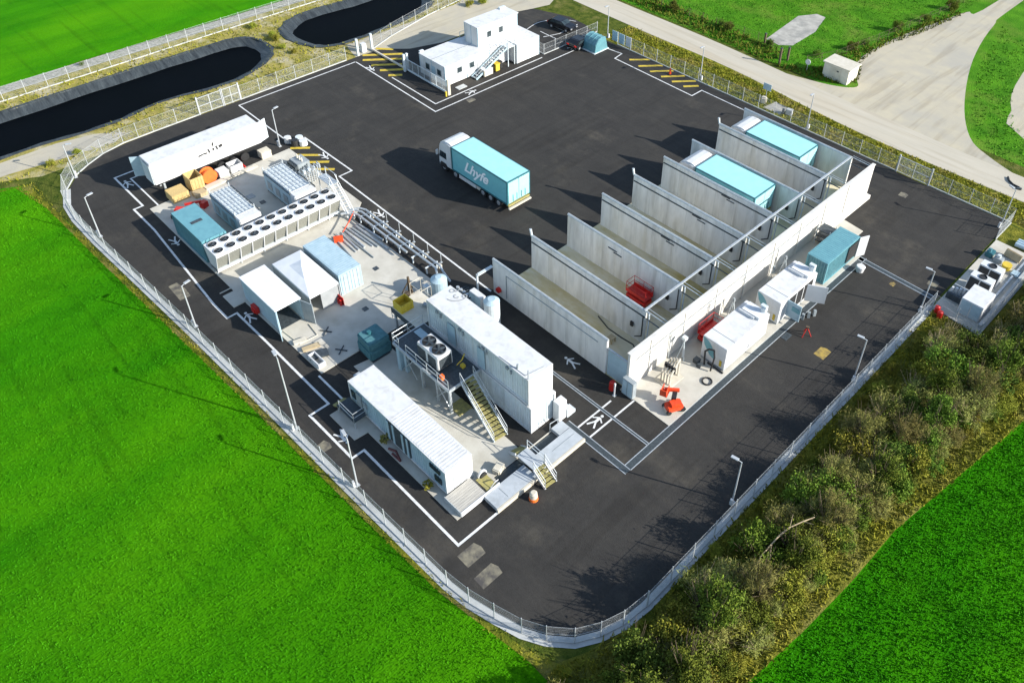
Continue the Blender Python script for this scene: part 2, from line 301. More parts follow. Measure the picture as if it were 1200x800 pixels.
flat('hedge_floor', [(30.7, 29), (30.7, -13), (29.9, -17.5), (28.8, -19.8), (29.6, -21), (31.5, -30), (33, -200), (37, -200), (38.2, -20), (38.4, -11.6), (39.1, -6.5), (39.6, -.9), (39.8, 4.9), (41, 12.4), (42.5, 22), (46, 36), (48, 46), (30.7, 47.8)], .008, 'hedgefloor')
flat('roadside_grass', [(-30, 48.2), (60, 48.0), (60, 54), (9, 53), (-11, 55.4), (-30, 55)], .008, 'yellowgrass')
# pale public road with its wide gravel junction
flat('public_road', smoothloop([(-90, 55.4), (-60, 54.9), (-42.5, 54.5), (-26.3, 54.3), (-11.2, 54.4), (9.1, 52.6), (29.6, 53.0), (60, 54.5), (120, 58)], 5, False)+smoothloop([(120, 63), (60, 60.6), (28.3, 58.0), (12, 58.2), (.3, 58.6), (-5.6, 59.0), (-19.4, 59.6), (-38, 59.6), (-60, 60), (-90, 60.4)], 5, False), .022, 'road')
flat('gravel_junction', smoothloop([(28.5, 57.4), (23.6, 59.2), (19.8, 61.9), (15.5, 69.8), (10.9, 82.7), (8.1, 96.5), (7.4, 110), (7.4, 200)], 5, False)+smoothloop([(3.9, 200), (4.6, 108), (2.8, 97.6), (.2, 84), (-.6, 76), (-.4, 70), (1.8, 65.5), (3.4, 62.8), (.5, 60.6), (-6, 58.8)], 5, False), .016, 'gravel')
flat('gravel_track', smoothloop([(17, 92), (18.3, 79.7), (20.8, 72.3), (25.5, 66), (60, 52), (61, 58), (27.5, 70), (23.5, 76), (20.8, 84), (20, 92)], 3), .014, 'gravel')
flat('concrete_patch', [(-13.4, 65.9), (-14.0, 71), (-14.6, 76.4), (-13, 79.3), (-11.4, 79.2), (-10.6, 76.5), (-9.7, 73.5), (-9.5, 67), (-11, 65.6)], .012, 'patch')
flat('verge_slab', [(-2.2, 48.9), (-1.9, 51.3), (.4, 51), (.3, 48.9)], .012, 'patch')
YARD = [(-48.9, 19.5), (-48.9, -9.5), (-48.8, -13.3), (-48.3, -15.9), (-47.2, -18), (-45.7, -20), (-44, -21.4), (-41, -22.5), (-38, -22.8), (-33, -22.8), (-15, -22), (0, -21.5), (11, -21.2), (20, -20.9), (23.5, -20.3), (26.6, -19.3), (28.7, -17.7), (29.9, -15.6), (30.4, -13), (30.5, -9), (30.5, 48), (-31, 48), (-34.8, 49.5), (-38.4, 49.7), (-44.2, 47.6), (-45, 45), (-44.2, 31), (-46, 25.5), (-48.6, 22.5)]
flat('asphalt_yard', YARD, .020, 'asphalt')
def pond(loop, depth, name):
    N = len(loop); cx = sum(p[0] for p in loop)/N; cy = sum(p[1] for p in loop)/N
    b = MB(); rings = []
    P = [Vector((x, y, 0)) for x, y in loop]
    def inset(k):
        out = []
        for i in range(N):
            t = (P[(i+1) % N]-P[i-1]).normalized(); nrm = Vector((t.y, -t.x, 0))
            if name == 'pond_b' or True:
                if nrm.dot(Vector((cx, cy, 0))-P[i]) < 0: nrm = -nrm
            if abs(P[i].y) > 45: nrm = Vector((-1 if P[i].x > -60 else 1, 0, 0))
            out.append(P[i]+nrm*k)
        return out
    for k, z in ((-.45, .10), (-.05, .13), (.1, .05), (1.2, -depth*.22), (2.6, -depth*.6)):
        ring = inset(k)
        rings.append([(v.x+random.uniform(-.16, .16), v.y+random.uniform(-.16, .16), z+random.uniform(-.05, .05)) for v in ring])
    for a, c in zip(rings[:-1], rings[1:]):
        b.add(a+c, [(k, (k+1) % N, N+(k+1) % N, N+k) for k in range(N)])
    o = b.build('pond_liner', 'liner', smooth=True); struct(o)
    wl = [(v.x, v.y) for v in inset(1.3)]
    flat('pond_water', wl, -depth*.27, 'water')
pond(POND1, 2.0, 'pond_a'); pond(POND2, 1.6, 'pond_b')

# ------------------------------------------------------------------ concrete slabs of the yard
def slab(name, poly, top, m):
    return struct(MB().prism(poly, -.05, top).build(name, m))
slab('equipment_slab', [(-34.6, -16.8), (-17.6, -16.8), (-17.6, -17.9), (-17.5, -17.9), (-17.5, -16.8), (-17.0, -16.8), (-17.0, -17.9), (-14.9, -17.9), (-14.9, -16.8), (-2.4, -16.6), (-2.4, -2.5), (-18.4, -2.5), (-20.4, -.2), (-34.9, -.2)], .09, 'concrete')
slab('yard_slab', [(-1.2, -14.2), (-.6, -10.6), (2.0, -10.6), (2.0, -9.9), (15.6, -9.9), (15.6, -6.0), (16.6, -6.0), (16.6, -6.9), (15.7, -6.9), (15.7, -13.1), (16.6, -13.1), (16.6, -17.4), (5.5, -17.4), (5.4, -18.6), (1.9, -18.6), (1.9, -14.2)], .08, 'concrete')
slab('bay_floor', [(0, .75), (16.6, .75), (16.6, 40.9), (-.5, 40.9)], .06, 'bayfloor')
slab('pump_slab', [(16.6, .3), (22.0, .3), (22.0, 31.0), (20.1, 31.0), (20.1, 35.0), (17.6, 35.3), (16.6, 31)], .07, 'concrete')
slab('chiller_slab', [(30.75, 29.4), (35.5, 28.9), (35.6, 43.9), (30.75, 44.0)], .10, 'concrete')
# worn pale patches left in the asphalt
for i, (x, y, a, bb, m) in enumerate([(-20.5, -20.4, 2.6, .9, 'repair'), (19.4, -18.4, 1.2, 1.6, 'repair'), (21.4, -18.6, 1.1, 1.7, 'repair'), (26.5, 16.5, 1.0, 1.3, 'yellowfaded'), (19.9, 44.3, .9, .9, 'repair'), (26.4, 29.6, .5, .5, 'yellowfaded'), (29.2, 32.6, 1.0, 1.0, 'repair'), (-29.2, 22.5, .8, 1.0, 'repair'), (4.2, -20.6, 1.0, .8, 'repair')]):
    flat('asphalt_repair', [(x-a/2+random.uniform(-.1, .1), y-bb/2), (x+a/2, y-bb/2+random.uniform(-.1, .1)), (x+a/2, y+bb/2), (x, y+bb/2+.1), (x-a/2, y+bb/2-.1)], .024, m)
# white lines
def stripe(pts, wd=.16, z=.028, m='line', name='white_line'):
    b = MB()
    for (x0, y0), (x1, y1) in zip(pts[:-1], pts[1:]):
        t = Vector((x1-x0, y1-y0, 0)); t.normalize(); n = Vector((-t.y, t.x, 0))*wd/2; e = t*wd/2
        p, q = Vector((x0, y0, 0))-e, Vector((x1, y1, 0))+e
        b.add([(p-n).to_tuple(), (q-n).to_tuple(), (q+n).to_tuple(), (p+n).to_tuple()], [(0, 1, 2, 3)]); z2 = z
        for k in range(4): b.v[-4+k] = (b.v[-4+k][0], b.v[-4+k][1], z2)
        z += .0015
    me = bpy.data.meshes.new(name); me.from_pydata(b.v, [], b.f); me.materials.append(M[m])
    o = bpy.data.objects.new(name, me); COL.objects.link(o); return struct(o)
stripe([(-42.7, -14.6), (-42.7, -17.05), (-35.7, -17.05), (-35.7, -18.0), (-30.9, -18.0), (-16.6, -19.0), (-14.1, -19.0), (-14.1, -18.05), (-9.1, -18.0), (.8, -18.0), (.8, -19.75), (6.7, -19.7), (6.7, -18.6), (18.2, -18.6), (18.2, -15.0)], .2)
stripe([(-41.4, -14.9), (-41.4, -15.85), (-34.7, -15.85)]); stripe([(-2.3, -16.9), (2.0, -16.9)], .18)
stripe([(-47.8, 17.7), (-47.8, .5), (-35.8, .5), (-35.8, .9)]); stripe([(-35.8, 2.4), (-26.2, 2.5), (-26.2, .85), (-.3, .55)], .18)
stripe([(-47.8, 17.7), (-30.0, 17.4), (-30.0, 46.0)]); stripe([(-40.8, 18.7), (-31.5, 18.6), (-31.5, 37.3)])
stripe([(-27.1, 46.2), (-24.7, 46.5), (-24.4, 44.7), (-10.4, 44.4), (-10.4, 46.5), (-1.5, 46.4)])
stripe([(15.9, -1.2), (16.9, -1.2), (16.9, -5.0)][1:], .16); stripe([(18.25, -5.0), (18.25, .25)], .16)
stripe([(-36, 42), (-35.2, 44.5), (-35.6, 48.6)], .14); stripe(smoothloop([(-39.5, 42), (-40, 45), (-38.5, 48), (-36.5, 49.2)], 4, False), .12)
stripe([(-34.4, 42.9), (-37.6, 42.9)], .12); stripe([(-34.6, 45.6), (-37.8, 45.6)], .12)
def hatch(x0, y0, x1, y1, wd):
    stripe([(x0, y0), (x1, y1)], wd, .026, 'yellowline', 'yellow_hatching')
for q in ((-49.0, 22.2, -47.6, 23.5), (-48.6, 19.7, -45.6, 23.6), (-47.4, 18.9, -44.1, 23.1), (-45.4, 18.9, -43.2, 21.7), (-43.4, 18.9, -41.6, 21.3), (-41.5, 18.9, -40.7, 19.9)): hatch(*q, .55)
for q in ((-22.6, 46.1, -21.0, 47.9), (-20.5, 45.6, -18.6, 47.9), (-18.4, 45.6, -16.6, 47.8), (-16.4, 45.6, -14.6, 47.8), (-14.5, 45.6, -12.7, 47.8), (-12.6, 45.7, -11.6, 47.0)): hatch(*q, .45)
for q in ((-34.8, .1, -33.6, 1.5), (-33.0, -.1, -31.5, 1.5), (-30.9, 0, -29.6, 1.5), (-29.1, -.1, -27.9, 1.1)): hatch(*q, .42)
# walking figure symbols painted on the asphalt
def walker(x, y, a, s=1.0):
    b = MB(); ca, sa = math.cos(a), math.sin(a)
    def T(px, py, z=.03): return (x+s*(px*ca-py*sa), y+s*(px*sa+py*ca), z)
    def limb(x0, y0, x1, y1, wd, z):
        t = Vector((x1-x0, y1-y0, 0)).normalized(); n = Vector((-t.y, t.x, 0))*wd/2
        b.add([T(x0-n.x, y0-n.y, z), T(x1-n.x, y1-n.y, z), T(x1+n.x, y1+n.y, z), T(x0+n.x, y0+n.y, z)], [(0, 1, 2, 3)])
    b.add([T(.85+.14*math.cos(k*math.pi/5), .14*math.sin(k*math.pi/5), .030) for k in range(10)], [tuple(range(10))])
    limb(.65, 0, .05, 0, .24, .031); limb(.08, .02, -.62, .34, .15, .0325); limb(.08, -.02, -.55, -.36, .15, .034)
    limb(.58, .05, .22, .48, .12, .0355); limb(.58, -.05, .30, -.46, .12, .037)
    me = bpy.data.meshes.new('walking_symbol'); me.from_pydata(b.v, [], b.f); me.materials.append(M['line'])
    o = bpy.data.objects.new('walking_symbol', me); COL.objects.link(o); struct(o)
for q in ((-40.5, -16.5, 3.14), (-27.9, -17.35, 0), (-12.7, -17.5, 3.14), (4.3, -19.1, 0), (-17.6, .05, 0), (-31.0, 1.9, 0), (11.7, -.4, 3.14), (17.5, -3.7, 1.57), (-45.0, 18.1, 0), (-30.75, 23.7, 1.57), (-30.8, 42.6, 1.57)): walker(*q)
# drainage channels: dark grating between two steel edges
def drain(pts, wd):
    b = MB(); g = MB(); z = .024
    for (x0, y0), (x1, y1) in zip(pts[:-1], pts[1:]):
        t = Vector((x1-x0, y1-y0, 0)).normalized(); n = Vector((-t.y, t.x, 0)); 
        ln = math.hypot(x1-x0, y1-y0); a = math.atan2(t.y, t.x); c = Vector(((x0+x1)/2, (y0+y1)/2, 0))
        g.obox((c.x, c.y, z), (ln, wd-.1, .02), a)
        for sgn in (-1, 1):
            k = c+n*sgn*wd/2; b.obox((k.x, k.y, z+.004), (ln+wd*.0, .07, .03), a)
        z += .003
    struct(g.build('drain_grating', 'grate')); struct(b.build('drain_edge', 'steel'))
drain([(15.9, -5.4), (22.6, -5.4)], .55); drain([(22.32, -5.1), (22.32, 31.2)], .62); drain([(11.0, -2.4), (22.0, -2.3)], .22); drain([(21.9, 30.75), (30.3, 30.6)], .55)
# dark trench beside the ramp
struct(MB().box(15.75, 16.55, -13.05, -6.95, .02, .03).build('trench_floor', 'grate'))

# ------------------------------------------------------------------ perimeter fences: posts, rigid wire panels, top rail
def fence(name, label, pts, h=1.95, step=2.5, wire=.055, group='galvanised perimeter fences', plinth=.12, m='wire', thick=.0045):
    x0, y0 = pts[0]; t = thing(name, label, 'fence', (x0, y0, 0), group)
    wb = MB(); posts = []; pl = MB()
    for (ax, ay), (bx, by) in zip(pts[:-1], pts[1:]):
        ln = math.hypot(bx-ax, by-ay); n = max(1, round(ln/step)); a = math.atan2(by-ay, bx-ax)
        ux, uy = (bx-ax)/ln, (by-ay)/ln
        for k in range(n): posts.append((ax+ux*ln*k/n, ay+uy*ln*k/n, a))
        cx, cy = (ax+bx)/2, (ay+by)/2
        for z in np.arange(.18, h, .2): wb.obox((cx, cy, float(z)), (ln, thick, thick), a)
        for z in (h*.52, h-.03): wb.obox((cx, cy, z), (ln, .014, .018), a)
        k = wire/2
        while k < ln:
            px, py = ax+ux*k, ay+uy*k; e = thick/2
            wb.add([(px+ux*e, py+uy*e, .1), (px-ux*e-uy*e, py-uy*e+ux*e, .1), (px-ux*e+uy*e, py-uy*e-ux*e, .1), (px+ux*e, py+uy*e, h), (px-ux*e-uy*e, py-uy*e+ux*e, h), (px-ux*e+uy*e, py-uy*e-ux*e, h)], [(0, 1, 4, 3), (1, 2, 5, 4), (2, 0, 3, 5)])
            k += wire
        if plinth: pl.obox((cx, cy, plinth/2), (ln, .09, plinth), a)
    posts.append((pts[-1][0], pts[-1][1], a))
    wb.build('wire_panel', m, t)
    if plinth: pl.build('plinth', 'concretegrey', t)
    for px, py, a in posts:
        MB().obox((px, py, (h+.08)/2), (.055, .055, h+.08), a).build('post', m, t)
    return t
fence('perimeter_fence', 'long straight wire fence between the dark yard and the large green field on the left', [(-38, -23.0), (-33, -22.95), (-15, -22.15), (0, -21.65), (11, -21.35), (20, -21.05)])
fence('perimeter_fence', 'curved wire fence round the bottom corner of the yard', [(20, -21.05), (22, -20.8), (24, -20.3), (26, -19.7), (27.5, -18.9), (28.9, -17.7), (29.8, -16.2), (30.35, -14.6), (30.6, -12.5)], step=2.2)
fence('perimeter_fence', 'long straight wire fence between the yard and the bushy hedge on the right', [(30.65, -12.5), (30.65, 29.4)])
fence('perimeter_fence', 'curved wire fence round the left corner of the yard near the white trailer', [(-49.0, -9.8), (-48.95, -13.4), (-48.3, -16), (-47.2, -18.1), (-45.8, -20.2), (-44, -21.6), (-41, -22.7), (-38, -23.0)], step=2.4)
fence('perimeter_fence', 'short wire fence between the black pond and the left corner curve', [(-49.0, -9.8), (-49.0, -4.0)], step=2.4)
fence('perimeter_fence', 'wire fence between the second pond gate and the yellow hatched entrance', [(-49.0, 1.5), (-49.0, 17.0)], step=2.6)
fence('perimeter_fence', 'long wire fence along the pale road behind the parking bays', [(-27, 48.15), (17, 48.15)], step=2.45)
fence('perimeter_fence', 'short wire fence by the pale road at the right hand corner of the yard', [(21, 48.15), (30.65, 48.15)], step=2.45)
fence('perimeter_fence', 'short wire fence from the road corner down to the chiller slab', [(30.65, 48.15), (30.65, 44.1)])
fence('perimeter_fence', 'low wire fence closing two sides of the fenced chiller slab at right', [(30.7, 29.4), (35.5, 28.8), (35.6, 44)], step=2.4, h=1.6)
fence('pond_fence', 'wire fence on the far side of the black ponds along the stony path', [(-68.3, -80), (-68.2, -12), (-68.5, 12), (-68.3, 60)], step=2.6, wire=.11)
fence('pond_fence', 'wire fence between the second pond and the pale track behind the guardhouse', [(-49.3, 21.4), (-51.0, 26), (-53.0, 34), (-55.0, 46)], step=2.6, wire=.11)
fence('parking_fence', 'low mesh fence between the guardhouse parking and the yard lines', [(-32.0, 38.2), (-31.9, 49.0)], h=1.6, step=2.2, group='mesh fences by the car park')
fence('parking_fence', 'short mesh fence running back from the guardhouse end wall', [(-32.0, 38.2), (-36.2, 38.4)], h=1.6, step=2.2, group='mesh fences by the car park')
def footing(pts, wd):
    b = MB(); P = [Vector((x, y, 0)) for x, y in pts]; lo = []; hi = []
    for i, p in enumerate(P):
        t = (P[min(i+1, len(P)-1)]-P[max(i-1, 0)]).normalized(); n = Vector((-t.y, t.x, 0)); lo.append(p-n*wd*.5); hi.append(p+n*wd*.5)
    flat('fence_footing', [(v.x, v.y) for v in lo]+[(v.x, v.y) for v in reversed(hi)], .034, 'concretegrey')
footing([(-44, -21.6), (-41, -22.7), (-38, -23), (-33, -22.95), (-15, -22.15), (0, -21.65), (11, -21.35), (20, -21.05), (22, -20.8), (24, -20.3), (26, -19.7), (27.5, -18.9), (28.9, -17.7), (29.8, -16.2), (30.35, -14.6), (30.6, -12.5), (30.65, 29.4)], .75)
def gate(label, ax, ay, bx, by, h, name='service_gate'):
    t = thing(name, label, 'gate', (ax, ay, 0)); ln = math.hypot(bx-ax, by-ay); a = math.atan2(by-ay, bx-ax)
    f = MB(); cx, cy = (ax+bx)/2, (ay+by)/2
    for z in (.12, h*.5, h): f.obox((cx, cy, z), (ln, .06, .06), a)
    for k in (0, .5, 1): f.obox((ax+(bx-ax)*k, ay+(by-ay)*k, h/2), (.08, .08, h+.1), a)
    f.build('frame', 'wire', t); b = MB(); n = int(ln/.07)
    for k in range(1, n): b.obox((ax+(bx-ax)*k/n, ay+(by-ay)*k/n, h/2+.06), (.014, .014, h-.12), a)
    b.build('bars', 'wire', t)
    for k in (0, 1): MB().obox((ax+(bx-ax)*k, ay+(by-ay)*k, h/2+.1), (.16, .16, h+.2), a).build('gate_post', 'wire', t)
gate('barred double gate beside the black pond, opposite the long white trailer', -49.0, -4.0, -49.0, -.9, 2.2)
gate('single barred gate next to the double gate by the black pond', -49.0, -.8, -49.0, 1.4, 2.2)
gate('wide barred gate in the fence along the pale road', 17.0, 48.1, 21.0, 48.1, 2.1)

# ------------------------------------------------------------------ lorry bays
WY = [.85, 5.8, 10.75, 15.75, 20.7, 25.65, 30.65, 35.75, 40.75]
def bay_wall(i, y):
    names = ['nearest bay wall, beside the stacked white containers', 'second bay wall from the containers, yellow stained floor in front of it', 'third bay wall, a red scissor lift against its face', 'fourth bay wall from the containers, between two empty bays', 'fifth bay wall, in the middle of the row of nine', 'bay wall on the near side of the first parked lorry', 'bay wall on the far side of the first parked lorry', 'bay wall on the near side of the second parked lorry', 'last bay wall, nearest the pale road, second parked lorry beside it']
    t = thing('bay_wall', 'grey concrete '+names[i], 'wall', (0, y, 0), 'concrete walls between the lorry bays')
    x1 = 14.5; H = 3.95
    MB().box(0, x1, y-.13, y+.13, 0, H).build('wall_panel', 'bayconc', t, bevel=.02)
    for k in range(1, 6): MB().box(x1*k/6-.012, x1*k/6+.012, y-.134, y+.134, .06, H-.02).build('panel_joint', 'concretegrey', t)
    c = MB().cyl((-.05, y, H+.06), (x1, y, H+.06), .13, .13, 8); c.build('coping_tube', 'steel', t, smooth=False)
    if i in (1, 3, 4, 5, 7):
        MB().box(.1, x1, y-.2, y-.14, H-.62, H-.5).build('cable_tray', 'darksteel', t)
    if i in (1, 4, 7):
        MB().cyl((-.06, y, H), (-.25, y, H+.75), .10, .13, 8).build('lamp_head', 'whitecold', t)
    if i in (2, 3, 4, 5, 6):
        b = MB(); xx = 8.0 if i != 2 else 5.6
        b.box(xx, xx+1.1, y-.22, y-.14, H-.75, H-.68); b.box(xx+.7, xx+1.7, y-.22, y-.14, H-1.0, H-.93); b.build('bracket', 'darksteel', t)
    if i >= 1 and i < 8:
        b = MB(); b.tube([(x1, y, H+.06), (x1+.28, y, H+.06), (x1+.32, y, H-.3), (x1+.32, y, .1)], .07, 6); b.build('downpipe', 'whitecold', t)
        b = MB(); b.tube([(x1-.2, y-.2, H-.5), (x1-.2, y-.2, 1.0), (x1-.9, y-.22, .5)], .05, 5); b.box(x1-1.5, x1-1.2, y-.3, y-.15, 1.5, 2.0); b.build('hose', 'black', t)
    if i == 0:
        b = MB(); b.tube([(1.9, y-.16, .4), (1.9, y-.16, 3.2), (13.5, y-.16, 3.2)], .045, 5)
        b.build('conduit', 'grey', t)
        b = MB(); b.box(-.25, .05, y-1.9, y-.1, 3.1, 3.2); b.box(-.25, -.12, y-1.95, y-1.8, 1.2, 3.2); b.build('bracket_arm', 'whitecold', t)
        MB().cyl((.9, y-.15, .9), (.9, y-.4, .9), .3, .3, 10).build('hose_reel', 'red', t)
for i, y in enumerate(WY): bay_wall(i, y)
t = thing('rear_wall', 'long white sunlit concrete wall closing the back of the lorry bays', 'wall', (16.95, 20.8, 0))
MB().box(16.82, 17.08, .75, 41.0, 0, 4.25).build('wall_panel', 'whitewall', t, bevel=.02)
b = MB(); b.box(16.76, 17.14, .7, 41.05, 4.25, 4.33); b.build('coping', 'whitewall', t)
for y in np.arange(3.4, 40, 4.6):
    MB().box(17.085, 17.16, y-.05, y+.05, .1, 4.2).build('joint_strip', 'whitewall', t)
b = MB(); b.tube([(17.2, 1.5, 3.2), (17.2, 30, 3.2)], .05, 5); b.tube([(17.2, 1.5, 2.6), (17.2, 22, 2.6)], .035, 5); b.build('pipe', 'steel', t)
b = MB()
for y in (6, 11.5, 17, 22.5): b.tube([(17.2, y, .1), (17.2, y, 3.2)], .05, 5)
b.build('pipe', 'steel', t)
MB().box(17.1, 17.6, 30.7, 40.9, 0, .5).build('footing', 'whitewall', t)
t = thing('pipe_gantry', 'long pale steel beam running along the rear ends of the bay walls', 'gantry', (14.4, 5.8, 0))
MB().box(14.3, 14.48, 5.6, 40.6, 4.12, 4.26).build('beam', 'steel', t)
for y in WY[1:]:
    MB().cyl((14.4, y, 4.08), (16.8, y, 4.0), .045, .045, 5).build('cross_pipe', 'steel', t); MB().cyl((14.4, y+.35, 4.08), (16.8, y+.35, 4.0), .03, .03, 5).build('cross_pipe', 'steel', t)
    MB().cyl((14.6, y-.2, 3.4), (16.8, y-.2, 3.3), .06, .06, 5).build('cross_pipe', 'darksteel', t)
t = thing('glazed_screen', 'blue grey panel closing the gap between nearest bay wall and white rear wall', 'screen', (14.6, .8, 0))
MB().box(14.66, 16.78, .78, .84, .1, 3.1).build('panel', 'skyblue', t); MB().box(14.62, 16.8, .74, .88, 3.1, 3.22).build('top_rail', 'steel', t)
t = thing('electrical_cabinet', 'grey steel cabinet against the near end of the white rear wall', 'cabinet', (17.4, .4, 0))
MB().box(16.9, 18.1, .15, .65, .05, 1.9).build('body', 'grey', t, bevel=.02); MB().box(16.98, 17.46, .11, .145, .2, 1.8).build('door', 'skyblue', t); MB().box(17.54, 18.02, .11, .145, .2, 1.8).build('door', 'skyblue', t)
for x, y, m in ((16.0, 9.5, 'skyblue'), (16.0, 24.2, 'whitecold')):
    t = thing('valve_station', 'small pale valve panel in the gap behind the bays, near the '+('third wall' if y < 12 else 'first parked lorry'), 'valves', (x, y, 0))
    MB().box(x-.35, x+.35, y-.5, y+.5, .9, 2.2).build('body', m, t); b = MB(); b.box(x-.04, x+.04, y-.4, y-.32, 0, .9); b.box(x-.04, x+.04, y+.32, y+.4, 0, .9); b.build('leg', 'steel', t)
t = thing('stool', 'small worn wooden stool on the stained floor of the first bay', 'stool', (12.3, 3.9, 0))
MB().box(12.0, 12.6, 3.6, 4.2, .5, .62).build('seat', 'ply', t)
for a, c in ((12.05, 3.65), (12.55, 3.65), (12.05, 4.15), (12.55, 4.15)): MB().box(a-.05, a+.05, c-.05, c+.05, .06, .5).build('leg', 'ply', t)
o = MB().tube([(9.3, 5.4, .1), (11, 4.9, .1), (12.6, 4.9, .1), (14.0, 5.0, .1), (15.2, 4.2, .1)], .055, 6).build('hose', 'black'); tag(o, 'black hose lying on the floor along the second bay wall', 'hose')

# ------------------------------------------------------------------ lorries
def wheel(parent, x, y, sgn, rr=.5, wd=.32, nm='wheel'):
    w_ = MB().cyl((x, y, rr), (x, y+sgn*wd, rr), rr, rr, 18).build(nm, 'black', parent)
    MB().cyl((x, y+sgn*(wd-.02), rr), (x, y+sgn*(wd+.02), rr), rr*.58, rr*.5, 14).build('rim', 'chrome', w_)
def lorry(label, loc, Ln, W, H, rz=0, group=None):
    # nose towards -X, origin on the ground under the front of the cargo box
    t = thing('lorry', label, 'lorry', (0, 0, 0), group)
    h = W/2; z0 = 1.15
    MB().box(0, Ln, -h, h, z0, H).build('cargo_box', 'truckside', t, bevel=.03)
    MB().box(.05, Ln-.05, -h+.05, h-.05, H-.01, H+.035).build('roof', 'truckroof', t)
    b = MB()
    for y in (-h, h): b.box(-.02, Ln+.02, y-.04, y+.04, H-.1, H+.03); b.box(-.02, Ln+.02, y-.04, y+.04, z0-.1, z0+.08)
    for x in (0, Ln): b.box(x-.05, x+.05, -h, h, H-.1, H+.03)
    for x in (0, Ln):
        for y in (-h, h): b.box(x-.06, x+.06, y-.06, y+.06, z0, H)
    b.build('edge_trim', 'trucktrim', t)
    for sgn in (-1, 1): MB().box(Ln+.05, Ln+.09, .03 if sgn > 0 else -h+.1, h-.1 if sgn > 0 else -.03, z0+.1, H-.12).build('rear_door', 'truckroof', t)
    b = MB()
    for y in (-h*.55, -h*.2, h*.2, h*.55): b.cyl((Ln+.12, y, z0+.2), (Ln+.12, y, z0+1.0), .035, .035, 5)
    b.build('lock_bar', 'trucktrim', t)
    MB().box(Ln-.2, Ln+.12, -h+.05, h-.05, z0-.32, z0-.12).build('tail_light', 'stair', t)
    MB().box(Ln+.1, Ln+.32, -h, h, .55, .72).build('bumper', 'cream', t)
    MB().box(-2.6, Ln-.1, -h*.45, h*.45, .62, z0-.05).build('chassis', 'black', t)
    for sgn in (-1, 1):
        MB().box(1.0, Ln*.42, sgn*h-.06*sgn, sgn*h-.3*sgn, .45, z0-.15).build('side_skirt', 'white', t)
        MB().box(Ln*.43, Ln*.56, sgn*h-.1*sgn, sgn*h-.6*sgn, .45, z0-.15).build('tool_box', 'cream', t)
        for k in range(3): wheel(t, Ln-1.55-1.28*k, sgn*(h-.38), sgn)
        wheel(t, -1.75, sgn*(h-.45), sgn, .52); wheel(t, .3, sgn*(h-.42), sgn, .5)
    # cab
    c = MB(); hw = h-.12
    prof = [(-.25, .75), (-.25, H-.05), (-.8, H+.05), (-1.5, H+.02), (-2.1, H-.22), (-2.45, H-.75), (-2.6, H-1.6), (-2.66, .75)]
    c.prof(prof, 'y', -hw, hw); c.build('cab', 'white', t, bevel=.14, smooth=False)
    g = MB(); g.add([(-2.56, -hw+.2, H-1.2), (-2.56, hw-.2, H-1.2), (-2.67, hw-.16, 1.7), (-2.67, -hw+.16, 1.7)], [(0, 1, 2, 3)]); 
    g.build('windscreen', 'glass', t)
    for sgn in (-1, 1):
        MB().prof([(-1.2, 1.75), (-1.2, 2.6), (-2.25, 2.6), (-2.45, 1.75)], 'y', sgn*(hw-.02), sgn*(hw+.02)).build('side_window', 'glass', t)
        MB().obox((-2.55, sgn*(hw+.22), 2.3), (.12, .26, .6), 0).build('mirror', 'white', t)
        MB().box(-2.6, -2.5, sgn*(hw-.1), sgn*(hw-.5), .85, 1.1).build('headlight', 'chrome', t)
        MB().prof([(-1.1, .75), (-1.3, 1.15), (-2.2, 1.15), (-2.4, .75), (-2.4, .5), (-1.1, .5)], 'y', sgn*(hw-.2), sgn*(hw+.03)).build('wheel_arch', 'black', t)
    MB().box(-2.62, -2.5, -hw+.1, hw-.1, .45, .8).build('front_bumper', 'grey', t)
    for sgn in (-1,): text('lettering', 'Lhyfe', 1.8, 'letterwhite', t, (Ln*.44, sgn*(h+.045), z0+.95), (R(90), 0, 0), .42, bold=.05)
    t.location = loc; t.rotation_euler = (0, 0, rz); ROOT[t.name] = Vector(loc)
    return t
lorry('teal lorry with white cab driving alone across the open black asphalt', (-17.3, 11.5, .02), 9.1, 3.15, 4.0)
lorry('teal roofed lorry parked in the bay two bays nearer than the road end', (3.7, 28.3, .06), 7.7, 3.7, 4.0, group=None)
lorry('teal roofed lorry parked in the last bay, nearest the pale road', (3.2, 38.3, .06), 7.2, 3.7, 4.0)

# ------------------------------------------------------------------ white storage trailer and the things beside it
t = thing('storage_trailer', 'long white box trailer with a folded open end door beside the pond fence', 'trailer', (-37.2, -9, 0))
MB().box(-38.45, -36.0, -15.1, -2.75, 1.5, 4.15).build('box_body', 'white', t, bevel=.05)
MB().box(-38.0, -36.5, -14.6, -3, 1.05, 1.48).build('chassis', 'black', t)
for y in (-5.0, -6.4, -7.8):
    for s_ in (-1, 1): MB().cyl((-37.2+s_*.75, y, .5), (-37.2+s_*1.1, y, .5), .5, .5, 16).build('wheel', 'black', t)
MB().obox((-38.75, -15.35, 2.75), (.08, 1.3, 2.4), R(-35)).build('end_door', 'skyblue', t); MB().obox((-36.9, -15.2, 2.8), (1.9, .05, 2.3), 0).build('end_frame', 'whitecold', t)
b = MB()
for x in (-37.9, -36.5): b.box(x-.08, x+.08, -14.2, -14.0, 0, 1.1)
b.build('landing_leg', 'steel', t)
for y in np.arange(-14, -3, 1.55): MB().box(-36.004, -35.992, y-.02, y+.02, 1.56, 4.1).build('panel_seam', 'whitecold', t)
yy = -9.75
